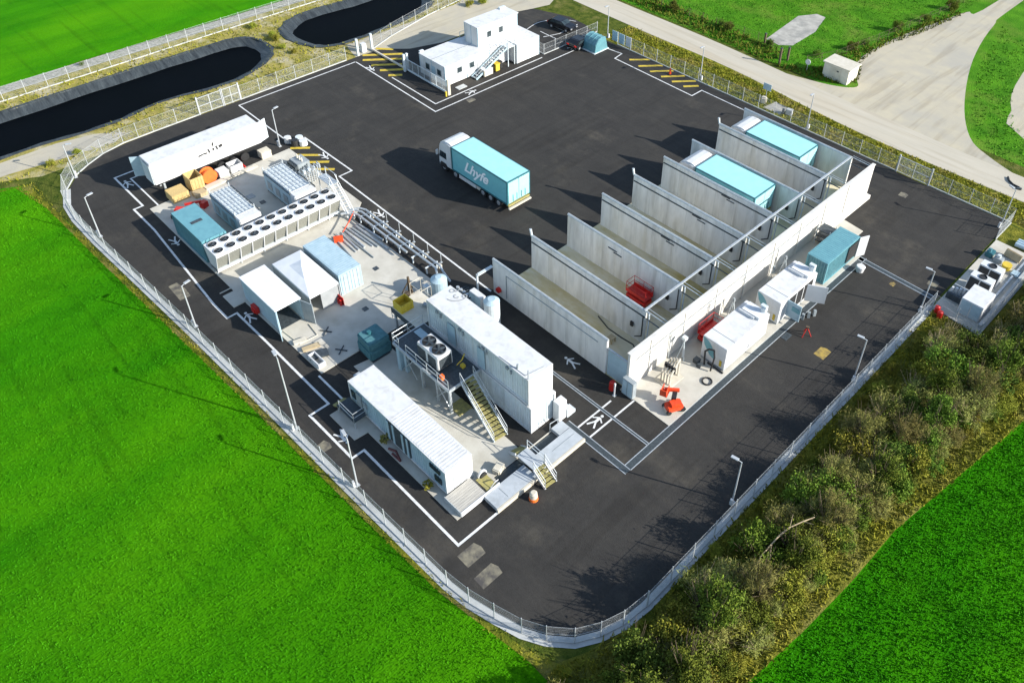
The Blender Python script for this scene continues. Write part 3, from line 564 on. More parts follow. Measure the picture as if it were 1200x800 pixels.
for dy, zz, a, bb, tl in ((0, 2.9, .5, .17, .1), (.52, 2.92, .42, .17, -.1), (.98, 3.06, .17, .5, .25), (1.5, 3.06, .2, .26, 0), (1.9, 3.1, .17, .5, .2), (2.35, 3.15, .42, .32, .3), (1.55, 3.68, .17, .4, -.3)):
    MB().obox((-35.98, yy+dy, zz), (.03, a, bb), 0, rx=tl).build('lettering_stroke', 'ink', t)
MB().obox((-36.3, -2.2, 2.8), (.07, 1.2, 2.5), R(20)).build('end_door', 'whitecold', t)
def crate(name, label, x0, x1, y0, y1, z0, z1, m, lid=True, group=None):
    t = thing(name, label, 'crate', ((x0+x1)/2, (y0+y1)/2, z0), group)
    if lid: MB().box(x0, x1, y0, y1, z0, z1).build('body', m, t, bevel=.02)
    else:
        b = MB(); e = .06
        b.box(x0, x1, y0, y0+e, z0, z1); b.box(x0, x1, y1-e, y1, z0, z1); b.box(x0, x0+e, y0+e, y1-e, z0, z1); b.box(x1-e, x1, y0+e, y1-e, z0, z1); b.box(x0+e, x1-e, y0+e, y1-e, z0, z0+.08)
        b.build('body', m, t)
    b = MB()
    for k in range(4):
        y = y0+(y1-y0)*(k+.5)/4; b.box(x1+.005, x1+.035, y-.06, y+.06, z0, z1)
    for z in (z0+.08, z1-.1): b.box(x1+.037, x1+.06, y0, y1, z-.06, z+.06)
    b.build('batten', m, t); return t
crate('wooden_crate', 'low yellow wooden crate in front of the trailer\'s near end', -35.4, -33.7, -14.6, -12.8, .02, 1.0, 'wood')
crate('wooden_crate', 'tall open yellow wooden crate beside the orange reel', -35.9, -34.2, -12.2, -10.8, .02, 1.7, 'wood', lid=False)
crate('wooden_crate', 'small flat wooden box lying between the crates and the red lift', -33.9, -32.9, -12.5, -11.2, .02, .5, 'ply')
crate('packing_case', 'small white packing case next to the orange reel by the trailer', -35.6, -34.5, -8.9, -7.8, .02, .9, 'white')
crate('packing_case', 'white packing case with open top in the row along the trailer', -35.7, -34.6, -7.5, -6.1, .02, 1.0, 'white', lid=False)
crate('packing_case', 'pale packing case under the far end of the white trailer', -35.9, -34.9, -3.6, -2.4, .02, .9, 'cream')
t = thing('cable_reel', 'large orange cable reel standing between wooden crate and packing cases', 'reel', (-35.1, -9.9, 0))
for x in (-35.5, -34.7): MB().cyl((x, -9.9, .85), (x+.09, -9.9, .85), .83, .83, 20).build('flange', 'drum', t)
MB().cyl((-35.4, -9.9, .85), (-34.7, -9.9, .85), .6, .6, 16).build('core', 'drum', t)
for i, (x, y, l, wd) in enumerate(((-33.9, -9.6, 3.4, .75), (-34.0, -6.3, 3.2, .45))):
    t = thing('stacked_boards', ('wide' if i == 0 else 'narrow')+' stack of pale boards on the asphalt along the equipment slab', 'boards', (x, y, 0))
    for k in range(3): MB().obox((x-.03*k, y+.05*k, .06+.1*k), (wd, l-.2*k, .08), R(3)).build('board', 'cream', t)
o = MB().box(-36.9, -34.8, -5.85, -5.7, .02, .2).build('safety_rail', 'red'); tag(o, 'thin red rail lying on the asphalt between trailer and slab', 'rail')
o.name = 'safety_rail'

# ------------------------------------------------------------------ lifts
def scissor_lift(label, x, y, rz, s=1.0, m='red', h=.9):
    t = thing('scissor_lift', label, 'lift', (0, 0, 0))
    MB().box(-1.15, 1.15, -.55, .55, .3, .75).build('chassis', m, t, bevel=.03)
    for a in (-.8, .8):
        for c in (-1, 1): MB().cyl((a, c*.45, .25), (a, c*.62, .25), .25, .25, 12).build('wheel', 'black', t)
    b = MB()
    for k in range(2):
        z = .78+k*.14; b.obox((0, -.35, z+.06), (2.0, .07, .09), 0, ry=.07); b.obox((0, .35, z+.06), (2.0, .07, .09), 0, ry=-.07)
    b.build('scissor_arms', 'darksteel', t)
    MB().box(-1.2, 1.2, -.6, .6, 1.06, 1.14).build('platform', m, t)
    b = MB()
    for z in (1.65, 2.2):
        b.tube([(-1.17, -.57, z), (1.17, -.57, z), (1.17, .57, z), (-1.17, .57, z), (-1.17, -.57, z)], .028, 5)
    for a in (-1.17, 0, 1.17):
        for c in (-.57, .57): b.cyl((a, c, 1.14), (a, c, 2.2), .028, .028, 5)
    b.build('guard_rail', m, t)
    b = MB(); b.box(-1.19, 1.19, -.6, -.57, 1.14, 1.45); b.box(-1.19, 1.19, .57, .6, 1.14, 1.45); b.build('toe_board', m, t)
    t.location = (x, y, .07); t.rotation_euler = (0, 0, rz); t.scale = (s, s, s); ROOT[t.name] = Vector((x, y, .07)); return t
scissor_lift('red scissor lift parked against the third bay wall', 10.6, 9.6, 0, 1.0)
scissor_lift('red scissor lift between the white rear wall and the first white pump box', 18.2, 10.6, R(90), .95)
t = thing('boom_lift', 'folded orange boom lift on the pale slab at the near end of the rear wall', 'lift', (20.9, 2.4, 0))
MB().obox((21.2, 2.3, .7), (1.9, 1.2, .7), R(65)).build('turret', 'orange', t, bevel=.06)
MB().obox((21.25, 2.35, 1.2), (1.2, .9, .35), R(65)).build('engine_cover', 'orange', t, bevel=.05)
MB().obox((21.15, 2.4, .32), (2.3, 1.0, .2), R(65)).build('chassis', 'cream', t)
for dx, dy in ((-.9, -.6), (.9, -.6), (.9, .6), (-.9, .6)):
    q = Matrix.Rotation(R(65), 2) @ Vector((dx, dy)); a = Matrix.Rotation(R(65), 2) @ Vector((0, .14))
    MB().cyl((21.15+q.x-a.x, 2.4+q.y-a.y, .36), (21.15+q.x+a.x, 2.4+q.y+a.y, .36), .3, .3, 12).build('wheel', 'black', t)
MB().obox((20.6, 3.0, 1.35), (1.1, .55, .5), R(-60)).build('boom_knuckle', 'black', t)
MB().obox((20.0, 3.3, 1.7), (1.7, .32, .36), R(40)).build('boom', 'orange', t)
b = MB(); b.obox((19.5, 2.6, 1.3), (.9, 1.1, .1), R(20)); b.obox((19.2, 2.5, 1.75), (.08, 1.1, .9), R(20)); b.obox((19.8, 2.7, 1.75), (.08, 1.1, .9), R(20)); b.obox((19.62, 2.1, 1.75), (.8, .08, .9), R(20)); b.build('basket', 'orange', t)
t.location = (21.0, 1.9, .07); t.scale = (.72, .72, .72)
t = thing('hand_lift', 'bright red tracked lift behind the teal container near the wooden crates', 'lift', (-30.5, -13.8, 0))
MB().obox((-31.2, -14.9, .7), (1.1, .7, .7), R(40)).build('body', 'red', t, bevel=.05)
MB().obox((-30.9, -13.6, 1.25), (1.7, .2, .22), R(55), ry=-.15).build('boom', 'red', t)
MB().obox((-30.5, -12.7, .8), (.6, .7, .7), R(20)).build('basket', 'red', t, bevel=.03)
for c in (-.55, .55): MB().obox((-31.2+c*math.cos(R(130)), -14.9+c*math.sin(R(130)), .28), (1.7, .3, .42), R(40)).build('track', 'black', t)

# ------------------------------------------------------------------ air cooler bank
t = thing('air_cooler', 'long white air cooler bank with two rows of eleven black fans on top', 'cooler', (-20.6, -9.8, 0))
X0, X1, Y0, Y1, ZT = -21.85, -19.35, -16.7, -3.1, 2.75
MB().box(X0, X1, Y0, Y1, ZT-.28, ZT).build('top_casing', 'white', t, bevel=.02)
n = 11; st = (Y1-Y0)/n
fb = MB()
for k in range(n):
    a, c = Y0+k*st+.06, Y0+(k+1)*st-.06
    for s_ in (0, 1):
        x_t, x_b = (X1-.05, X1-.75) if s_ else (X0+.05, X0+.75)
        MB().add([(x_t, a, ZT-.3), (x_t, c, ZT-.3), (x_b, c, .75), (x_b, a, .75)], [(0, 1, 2, 3)]).build('coil', 'coil', t)
for k in range(n+1):
    y = Y0+k*st
    fb.prof([(X0+.02, ZT-.28), (X1-.02, ZT-.28), (X1-.70, .3), (X0+.70, .3)], 'y', max(y-.04, Y0), min(y+.04, Y1))
fb.build('frame', 'white', t)
b = MB(); b.box(X0+.6, X1-.6, Y0, Y1, .42, .7); b.build('base_rail', 'whitecold', t)
b = MB()
for k in range(0, n+1, 2):
    for x in (X0+.8, X1-.8): b.box(x-.06, x+.06, Y0+k*st-.06, Y0+k*st+.06, .09, .42)
b.build('foot', 'steel', t)
for k in range(n):
    for x in (X0+.64, X1-.64):
        y = Y0+(k+.5)*st
        f_ = MB().cyl((x, y, ZT), (x, y, ZT+.09), .47, .44, 20, cap=False).build('fan_ring', 'white', t)
        b = MB(); b.disc((x, y, ZT+.012), .455, 20); b.build('fan_well', 'black', f_)
        b = MB(); a0 = random.random()
        for q in range(4): 
            a = a0+q*math.pi/2; b.obox((x+.2*math.cos(a), y+.2*math.sin(a), ZT+.05), (.38, .13, .012), a, rx=.3)
        b.cyl((x, y, ZT+.03), (x, y, ZT+.08), .09, .09, 8); b.build('fan_blades', 'darksteel', f_)

# ------------------------------------------------------------------ containers
def corrugated(b, x0, x1, y0, y1, z0, z1, pitch=.28, dp=.05, faces='xyXY'):
    # trapezoid profile steel walls with a real depth
    def run(a, c, f):
        n = max(2, int((c-a)/pitch)); s = (c-a)/n; pts = []
        for k in range(n): pts += [(a+s*k, 0), (a+s*(k+.35), 0), (a+s*(k+.5), dp), (a+s*(k+.85), dp)]
        pts.append((c, 0))
        vs = [f(p, q, z) for z in (z0, z1) for p, q in pts]; N = len(pts)
        b.add(vs, [(k, k+1, N+k+1, N+k) for k in range(N-1)])
    if 'y' in faces: run(x0, x1, lambda p, q, z: (p, y0+q, z))
    if 'Y' in faces: run(x0, x1, lambda p, q, z: (p, y1-q, z))
    if 'x' in faces: run(y0, y1, lambda p, q, z: (x0+q, p, z))
    if 'X' in faces: run(y0, y1, lambda p, q, z: (x1-q, p, z))
def container(name, label, x0, x1, y0, y1, z0, z1, wm, rm, fm, cat='container', doors=None, ribs=False, group=None, roofrib=False):
    t = thing(name, label, cat, ((x0+x1)/2, (y0+y1)/2, z0), group)
    b = MB(); corrugated(b, x0+.06, x1-.06, y0+.06, y1-.06, z0+.12, z1-.1); b.build('walls', wm, t)
    b = MB()
    for x in (x0, x1-.14):
        for y in (y0, y1-.14): b.box(x, x+.14, y, y+.14, z0, z1)
    for z in (z0+.005, z1-.125):
        for y in (y0, y1-.12): b.box(x0+.141, x1-.141, y+.003, y+.117, z, z+.12)
        for x in (x0, x1-.12): b.box(x+.003, x+.117, y0+.141, y1-.141, z, z+.12)
    b.build('frame', fm, t)
    b = MB()
    if roofrib:
        n = int((x1-x0)/.3) if (x1-x0) > (y1-y0) else int((y1-y0)/.3)
        b.box(x0+.1, x1-.1, y0+.1, y1-.1, z1-.05, z1+.004)
        for k in range(n):
            if (x1-x0) > (y1-y0):
                a = x0+.15+(x1-x0-.3)*(k+.2)/n
                if x1-x0 < 10 or k > n*.42: b.box(a, a+.15, y0+.12, y1-.12, z1+.003, z1+.016)
            else: a = y0+.15+(y1-y0-.3)*(k+.2)/n; b.box(x0+.12, x1-.12, a, a+.15, z1+.003, z1+.02)
    else: b.box(x0+.01, x1-.01, y0+.01, y1-.01, z1-.03, z1+.02)
    b.build('roof', rm, t)
    if doors:
        for k in (0, 1):
            if doors == 'X': o = MB().box(x1-.03, x1+.03, y0+.15+k*(y1-y0-.3)/2+.02, y0+.15+(k+1)*(y1-y0-.3)/2-.02, z0+.15, z1-.15)
            else: o = MB().box(x0-.03, x0+.03, y0+.15+k*(y1-y0-.3)/2+.02, y0+.15+(k+1)*(y1-y0-.3)/2-.02, z0+.15, z1-.15)
            o = o.build('door', wm, t); bb = MB(); xx = x1+.05 if doors == 'X' else x0-.05
            for q in (.3, .7): 
                yy = y0+.15+(k+q)*(y1-y0-.3)/2; bb.cyl((xx, yy, z0+.15), (xx, yy, z1-.15), .03, .03, 5)
            bb.build('lock_bar', 'steel', o)
    return t
# teal covered container beside the air cooler
t = container('generator_container', 'teal container with sagging cover at the corner of the air cooler bank', -28.6, -22.35, -16.65, -14.15, .1, 2.75, 'teal', 'tealbright', 'teal')
b = MB(); b.box(-25.8, -25.4, -16.0, -14.9, 2.78, 2.82); b.build('vent_slot', 'darksteel', t)
b = MB(); nn = 12
for k in range(nn):
    y = -16.65+2.5*k/nn; b.box(-22.35, -22.2-.09*math.sin(k*1.7)**2, y, y+2.5/nn, 2.2-.25*math.sin(k*1.3)**2, 2.79)
b.build('cover_flap', 'tealbright', t)
# the two chillers with pipe lattice tops
def process_unit(label, x0, x1, y0, y1, h):
    t = thing('process_unit', label, 'machine', ((x0+x1)/2, (y0+y1)/2, 0), 'electrolyser units on the equipment slab')
    MB().box(x0, x1-1.0, y0, y1, .35, h-.25).build('casing', 'skyblue', t, bevel=.02)
    MB().box(x1-1.0, x1, y0-.05, y1+.05, .35, h-.1).build('end_cover', 'white', t, bevel=.08)
    MB().box(x0, x1, y0+.1, y1-.1, .09, .345).build('skid', 'darksteel', t)
    b = MB()
    for k in range(6):
        y = y0+.12+(y1-y0-.24)*k/5; b.box(x0, x1-.9, y-.025, y+.025, h-.02, h+.03)
    for k in range(9):
        x = x0+.05+(x1-1.0-x0)*k/8; b.box(x-.02, x+.02, y0, y1, h+.034, h+.06)
    b.build('lattice', 'steel', t)
    b = MB(); 
    b.box(x0+.1, x1-1.05, y0+.08, y1-.08, h-.22, h-.08)
    b.build('top_duct', 'whitecold', t)
    b = MB(); b.tube([(x0+.2, y1+.12, h-.1), (x1-.4, y1+.12, h-.1), (x1-.2, y1+.12, .6)], .07, 6); b.tube([(x0+.2, y0-.1, h-.2), (x1-.8, y0-.1, h-.2)], .05, 6); b.build('side_pipe', 'darksteel', t)
    b = MB()
    for x in (x0+.05, x1-1.1):
        for y in (y0+.05, y1-.05): b.box(x-.05, x+.05, y-.05, y+.05, h-.3, h+.35)
    b.build('frame_post', 'steel', t)
    for k in range(3): MB().box(x0+.6+1.6*k, x0+1.5+1.6*k, y0-.03, y0+.02, .8, 1.8).build('side_panel', 'grey', t)
    return t
process_unit('pale machine with a lattice roof next to the teal container', -29.1, -22.8, -12.35, -10.15, 2.8)
process_unit('pale machine with a lattice roof near the yellow hatching', -29.1, -22.6, -6.35, -3.95, 2.8)
for x, y, a in ((-29.4, -8.15, .8), (-27.6, -7.75, .55)):
    o = MB().box(x-a/2, x+a/2, y-a/2, y+a/2, .09, .13).build('manhole_cover', 'darksteel' if a < .7 else 'grey'); tag(o, ('small dark' if a < .7 else 'larger grey')+' manhole cover on the slab between the two lattice roofed machines', 'manhole')
t = thing('transformer', 'dark blue grey transformer with coils beside the yellow hatching', 'transformer', (-29.9, -1.6, 0))
MB().box(-31.0, -29.2, -2.3, -.8, .09, 1.5).build('tank', 'grey', t, bevel=.05)
b = MB()
for k in range(9): b.box(-30.9+.2*k, -30.82+.2*k, -2.65, -2.32, .3, 1.4)
b.build('cooling_fin', 'darksteel', t)
for x in (-30.6, -30.1, -29.6): MB().cyl((x, -1.5, 1.5), (x, -1.5, 2.0), .12, .06, 8).build('bushing', 'cream', t)
t = thing('pipe_manifold', 'tangle of pale pipes and valves between transformer and yellow hatching', 'pipes', (-27.8, -1.4, 0))
b = MB()
for k in range(7):
    y = -2.6+.33*k; b.tube([(-28.6+.1*k, y, .1), (-28.6+.1*k, y, 1.1+.12*k), (-26.9-.1*k, y, 1.1+.12*k), (-26.9-.1*k, y, .1)], .06, 6)
b.build('pipe', 'steel', t); b = MB()
for k in range(4): b.cyl((-27.7, -2.4+.6*k, 1.2), (-27.7, -2.4+.6*k, 1.6), .17, .17, 8)
b.build('valve', 'whitecold', t)
t = thing('water_tubs', 'cluster of white tubs and a black barrel at the end of the yellow hatching', 'tubs', (-35.6, .9, 0))
for x, y, rr, h, m in ((-36.3, .5, .45, .7, 'white'), (-35.6, 1.6, .5, .6, 'whitecold'), (-35.1, .7, .45, .8, 'black'), (-34.6, 1.5, .5, .6, 'white')):
    MB().cyl((x, y, .02), (x, y, h), rr, rr*.9, 12).build('tub', m, t)
t = thing('access_ladder', 'leaning galvanised ladder stair at the far end of the air cooler', 'ladder', (-19.2, -2.6, 0))
b = MB()
for yy in (-2.9, -2.2): b.cyl((-18.6, yy, .05), (-21.2, yy, 3.2), .05, .05, 5); b.cyl((-18.6, yy, 1.0), (-21.4, yy, 4.2), .03, .03, 5)
b.build('rail', 'steel', t); b = MB()
for k in range(11): b.box(-18.75-.24*k, -18.55-.24*k, -2.88, -2.22, .2+.28*k, .24+.28*k)
b.build('tread', 'steel', t)
MB().box(-23.6, -21.3, -3.0, -2.0, 3.1, 3.18).build('landing', 'steel', t)
b = MB()
for x in (-23.5, -21.4):
    for y in (-2.95, -2.05): b.box(x-.04, x+.04, y-.04, y+.04, .05, 4.1)
b.box(-23.5, -21.4, -2.08, -2.02, 4.05, 4.1); b.box(-23.5, -21.4, -2.98, -2.92, 4.05, 4.1); b.build('frame', 'steel', t)
o = MB().tube([(-18.6, -2.3, .9), (-17.5, -3.6, .9), (-16.5, -5.0, .9)], .06, 5).build('barrier_tape', 'orange'); tag(o, 'orange barrier tape strung from the ladder to the pipe stack', 'tape')

# ------------------------------------------------------------------ sheds and tents on the equipment slab
t = thing('open_shed', 'white flat roofed shed, open at one end, along the white walkway line', 'shed', (-12.2, -15.3, .09))
MB().obox((-12.2, -15.3, 2.66), (6.3, 2.6, .1), 0, ry=.0).build('roof', 'canvas', t, bevel=.02)
MB().box(-15.2, -9.1, -16.5, -16.42, .09, 2.6).build('side_wall', 'skyblue', t); MB().box(-15.2, -9.1, -14.18, -14.1, .09, 2.6).build('side_wall', 'skyblue', t)
MB().box(-15.28, -15.2, -16.5, -14.1, .09, 2.6).build('end_wall', 'skyblue', t)
MB().obox((-8.55, -16.75, 1.3), (1.25, .07, 2.4), R(-22)).build('door', 'skyblue', t); MB().obox((-8.45, -13.9, 1.3), (1.3, .07, 2.4), R(18)).build('door', 'grey', t)
MB().box(-15.0, -9.3, -16.3, -14.3, .092, .12).build('floor', 'darksteel', t)
b = MB(); b.tube([(-9.0, -16.3, .15), (-6.6, -16.1, .15), (-6.5, -14.4, .15), (-8.2, -14.2, .15)], .05, 5); b.build('ground_frame', 'cream', t)
b = MB(); b.box(-13.5, -12.6, -16.9, -16.55, .1, .75); b.box(-13.3, -12.8, -17.0, -16.9, .15, .5); o = b.build('garden_hose_box', 'red'); tag(o, 'dark red box against the walkway side of the open shed', 'box')
t = thing('party_tent', 'white peaked tent with grey side sheets between shed and pale blue container', 'tent', (-12, -11.7, .09))
pk = Vector((-12.6, -11.75, 2.95)); e = [(-15.3, -13.3), (-8.9, -13.3), (-8.9, -10.3), (-15.3, -10.3)]
b = MB(); r1 = [(x, y, 2.35) for x, y in e]; md = [(pk.x+(x-pk.x)*.42, pk.y+(y-pk.y)*.42, 2.6) for x, y in e]
b.add(r1+md+[pk.to_tuple()], [(k, (k+1) % 4, 4+(k+1) % 4, 4+k) for k in range(4)]+[(4+k, 4+(k+1) % 4, 8) for k in range(4)])
b.add([(x, y, 2.35) for x, y in e]+[(x, y, 2.12) for x, y in e], [(k, (k+1) % 4, 4+(k+1) % 4, 4+k) for k in range(4)]); b.build('canopy', 'canvas', t, smooth=False)
b = MB(); b.box(-15.25, -8.95, -13.27, -13.24, .1, 2.2); b.box(-15.25, -15.22, -13.2, -10.4, .1, 2.2); b.box(-8.97, -8.94, -12.2, -10.4, .1, 2.2); b.build('side_sheet', 'canvasgrey', t)
for x, y in e: MB().box(x-.04, x+.04, y-.04, y+.04, .09, 2.3).build('pole', 'steel', t)
container('storage_container', 'pale blue shipping container beside the white peaked tent', -15.4, -9.35, -9.95, -7.55, .09, 2.6, 'skyblue', 'skyblue', 'skyblue', doors='X', roofrib=True)
t = thing('fire_extinguisher_stand', 'red extinguisher stand at the corner of the tent and the pale blue container', 'extinguisher', (-8.6, -10.7, .09))
for k in (0, .35): MB().cyl((-8.7+k, -10.7, .1), (-8.7+k, -10.7, .75), .13, .1, 10).build('cylinder', 'red', t)
MB().box(-8.95, -8.1, -10.55, -10.5, .1, 1.0).build('back_plate', 'red', t)
t = thing('covered_pump', 'teal netted cover over a machine at the edge of the equipment slab', 'machine', (-1.3, -12.2, .05))
b = MB(); bm_pts = [(-2.65, -12.75), (-.45, -12.85), (-.4, -10.7), (-2.6, -10.65)]
b.prism(bm_pts, .05, 1.2); b.prism([(-1.5+(x+1.5)*.94, -11.7+(y+11.7)*.94) for x, y in bm_pts], 1.2, 2.0); b.build('cover', 'tealnet', t, bevel=.10)
MB().cyl((-1.8, -11.9, 1.9), (-1.8, -11.9, 2.25), .22, .2, 10).build('cap', 'trucktrim', t)
b = MB(); b.box(-2.5, -.3, -12.8, -11, .05, .2); b.build('skid', 'darksteel', t)
for i, (x, y, a, bb, m, lb) in enumerate(((-5.6, -15.6, 1.5, .5, 'ply', 'stack of brown boards on the grey slab corner'), (-6.9, -15.9, 1.1, .5, 'cream', 'short stack of pale planks beside the brown boards'), (-4.4, -15.6, 1.6, .9, 'darksteel', 'dark flat panel lying on the slab corner'))):
    t = thing('board_stack', lb, 'boards', (x, y, .09))
    for k in range(3): MB().obox((x+.04*k, y-.03*k, .13+.09*k), (a, bb, .07), R(75 if i < 2 else 70)).build('board', m, t)
t = thing('pallet_bin', 'white open bin on the corner of the slab near the dark panel', 'bin', (-3.6, -16.1, .09))
b = MB(); b.box(-4.6, -2.9, -16.5, -16.4, .1, .6); b.box(-4.6, -2.9, -15.9, -15.82, .1, .6); b.box(-4.6, -4.5, -16.39, -15.91, .1, .6); b.box(-3.0, -2.9, -16.39, -15.91, .1, .6); b.build('walls', 'white', t)
for x, y, lb in ((-6.4, -13.6, 'dark steel cross lying in the middle of the grey slab'), (-3.5, -13.9, 'dark steel cross lying near the teal covered machine')):
    t = thing('steel_cross', lb, 'bracket', (x, y, .09))
    for a in (35, 125): MB().obox((x, y, .14), (1.1, .09, .08), R(a)).build('bar', 'darksteel', t)
for x, y in ((-6.4, -9.4), (-10.4, -5.4), (-8.6, -10.2)):
    if x == -8.6: continue
    o = MB().box(x-.25, x+.25, y-.25, y+.25, .09, .125).build('gully_cover', 'darksteel'); tag(o, 'small square dark gully cover on the pale slab '+('in front of the pale blue container' if x > -8 else 'behind the pale blue container'), 'gully')
# pipe rack and loose pipes
t = thing('pipe_rack', 'long double run of pale pipes on low supports beside the walkway line', 'pipes', (-12, -1.6, 0))
b = MB()
for y, z in ((-1.25, 1.0), (-1.75, 1.0), (-2.25, .9)): b.tube([(-19.2, y-1.2, .9), (-18.6, y-.3, z), (-17.9, y, z), (-5.6 if y > -2 else -9.5, y, z)], .11, 8)
b.tube([(-5.6, -1.25, 1.0), (-4.6, -1.6, 1.0), (-3.6, -1.6, .4)], .11, 8); b.tube([(-5.6, -1.75, 1.0), (-4.8, -2.2, 1.0)], .11, 8); b.build('pipe', 'steel', t)
for x in (-17.5, -15.2, -13, -10.8, -8.6, -6.4):
    b = MB(); b.box(x-.06, x+.06, -2.4, -.9, .78, .86); b.box(x-.06, x+.06, -2.3, -2.2, .02, .775); b.box(x-.06, x+.06, -1.1, -1.0, .02, .775); b.build('support', 'whitecold', t)
    MB().box(x-.2, x+.2, -.95, -.55, .02, .3).build('foot', 'cream', t)
for x in (-15.8, -13.6, -11.2, -8.9, -6.8):
    t = thing('bollard_post', 'thin steel post standing along the white line by the pipe rack', 'post', (x, -.2, 0), 'thin posts along the pipe rack'); MB().cyl((x, -.2, 0), (x, -.2, 1.1), .04, .04, 6).build('shaft', 'steel', t); MB().box(x-.12, x+.12, -.32, -.08, .02, .06).build('base_plate', 'steel', t)
t = thing('pipe_stack', 'fan of loose grey pipes lying on the slab end', 'pipes', (-14.5, -4.3, 0))
for k in range(9):
    y = -5.6+.36*k; b = MB(); b.cyl((-17.6+random.uniform(-.3, .5), y+random.uniform(-.12, .12), .17+.06*(k % 2)), (-12.6+random.uniform(-1.4, 1.2), y-.45+.09*k+random.uniform(-.25, .25), .17), random.choice((.06, .085, .11)), None, 7); b.build('pipe', 'steel' if k % 3 else 'grey', t)
b = MB(); b.box(-17.6, -14.5, -5.3, -2.8, .025, .06); b.build('sheet', 'black', t)
o = MB().obox((-16.3, -5.7, .5), (.9, .12, .8), R(60)).build('barrier_board', 'orange'); tag(o, 'orange barrier board leaning at the end of the loose pipes', 'barrier')
# vertical vessels and plant round the container heads
t = thing('process_tank', 'pale domed tank at the pipe rack end, left of the stacked containers', 'tank', (-3.0, -3.2, 0))
MB().cyl((-3.2, -3.2, .02), (-3.2, -3.2, 2.0), .78, .78, 20).build('shell', 'skyblue', t, smooth=False); MB().cyl((-3.2, -3.2, 2.0), (-3.2, -3.2, 2.3), .78, .3, 20).build('dome', 'skyblue', t)
MB().box(-4.3, -3.6, -4.3, -3.7, .02, 1.2).build('control_box', 'whitecold', t)
t = thing('process_tank', 'tall pale domed tank between the stacked containers and the nearest bay wall', 'tank', (3.3, -2.3, 0))
MB().cyl((3.3, -2.3, .02), (3.3, -2.3, 3.0), .72, .72, 20).build('shell', 'whitecold', t); MB().cyl((3.3, -2.3, 3.0), (3.3, -2.3, 3.3), .74, .35, 20).build('dome', 'skyblue', t)
MB().box(2.1, 3.1, -3.6, -2.9, .02, 1.6).build('cabinet', 'white', t)
t = thing('electrical_cabinet', 'white upright cabinet beside the tall domed tank', 'cabinet', (1.0, -2.0, 0))
MB().box(.4, 2.0, -2.5, -1.9, .02, 2.5).build('body', 'white', t, bevel=.02); MB().box(.45, 1.15, -2.54, -2.505, .15, 2.4).build('door', 'skyblue', t); MB().box(1.22, 1.95, -2.54, -2.505, .15, 2.4).build('door', 'skyblue', t)
t = thing('pipe_manifold', 'dark cluster of valves and pipes at the head of the stacked containers', 'pipes', (-.6, -2.6, 0))
b = MB()
for k in range(6): b.tube([(-1.8+.5*k, -3.8, .1), (-1.8+.5*k, -3.8, 1.0+.15*k), (-1.5+.4*k, -1.4, 1.0+.15*k), (-1.5+.4*k, -1.4, .1)], .08, 6)
b.build('pipe', 'darksteel', t); b = MB()
for k in range(5): b.cyl((-1.4+.45*k, -2.4, 1.1), (-1.4+.45*k, -2.4, 1.7), .16, .16, 8)
b.build('valve', 'steel', t)
# ------------------------------------------------------------------ stacked white containers with raised deck
container('equipment_container', 'lower of the two stacked white containers, standing on the slab', 1.9, 14.75, -8.25, -5.55, .1, 3.0, 'whitecold', 'white', 'white')
t = container('equipment_container', 'upper of the two stacked white containers, marker doodle on its roof', 1.9, 14.45, -8.2, -5.6, 3.12, 6.05, 'whitecold', 'white', 'white')
MB().box(14.4, 14.46, -8.1, -5.7, 3.25, 5.95).build('end_panel', 'white', t)
b = MB()
for k in range(4):
    x = 3.2+2.9*k; b.box(x, x+.25, -8.3, -8.12, 5.55, 5.8); b.box(x+.5, x+.62, -8.28, -8.15, 5.3, 5.7)
b.build('roof_light', 'grey', t)
b = MB(); b.box(4.6, 5.6, -8.235, -8.2, 3.2, 5.4); b.box(8.4, 9.3, -8.235, -8.2, 3.2, 5.4); b.build('side_door', 'skyblue', t)
b = MB()
def roofstroke(t, pts, wd=.085, z=6.085):
    b = MB()
    for (x0, y0), (x1, y1) in zip(pts[:-1], pts[1:]):
        ln = math.hypot(x1-x0, y1-y0); b.obox(((x0+x1)/2, (y0+y1)/2, z), (ln+.03, wd, .01), math.atan2(y1-y0, x1-x0)); z += .0007
    b.build('marker_stroke', 'graffiti', t)
def RS(px, py): # doodle drawn in a local frame: right = (+x,+y), down = (+x,-y)
    rx, ry = .077, .075; return (3.05+(px*.055+py*.075), -6.05+(px*.075-py*.05))
def arc(cx, cy, rx, ry, a0, a1, n=10): return [RS(cx+rx*math.cos(R(a0+(a1-a0)*k/n)), cy+ry*math.sin(R(a0+(a1-a0)*k/n))) for k in range(n+1)]
roofstroke(t, arc(-2, -5, 2.3, 2.2, 0, 360, 12)); roofstroke(t, [RS(.3, -5), RS(1.5, -3.4), RS(4.4, -5.6)]); roofstroke(t, arc(1, 3, 2.2, 2.2, 30, 270, 9)); roofstroke(t, arc(8.5, 4, 2.1, 2.1, 0, 360, 12))
roofstroke(t, arc(1, 2, 9.5, 7.5, 35, 150, 12))
b = MB(); b.tube([(14.3, -8.1, 6.1), (14.3, -8.1, 7.1)], .04, 5); b.tube([(14.2, -6.3, 6.08), (13.9, -8.0, 6.1), (11.0, -8.1, 6.1)], .025, 5); b.cyl((12.9, -7.9, 6.05), (12.9, -7.9, 6.5), .09, .09, 8); b.build('mast', 'grey', t)
t = thing('entry_steps', 'small white steps and box on the road end of the stacked containers', 'steps', (15.3, -5.2, 0))
MB().box(14.8, 15.5, -5.9, -5.0, .08, 2.2).build('cabinet', 'white', t, bevel=.02)
for k in range(3): MB().box(14.9, 15.6, -5.0+.32*k, -4.7+.32*k, .02, 1.0-.3*k).build('step', 'whitecold', t)
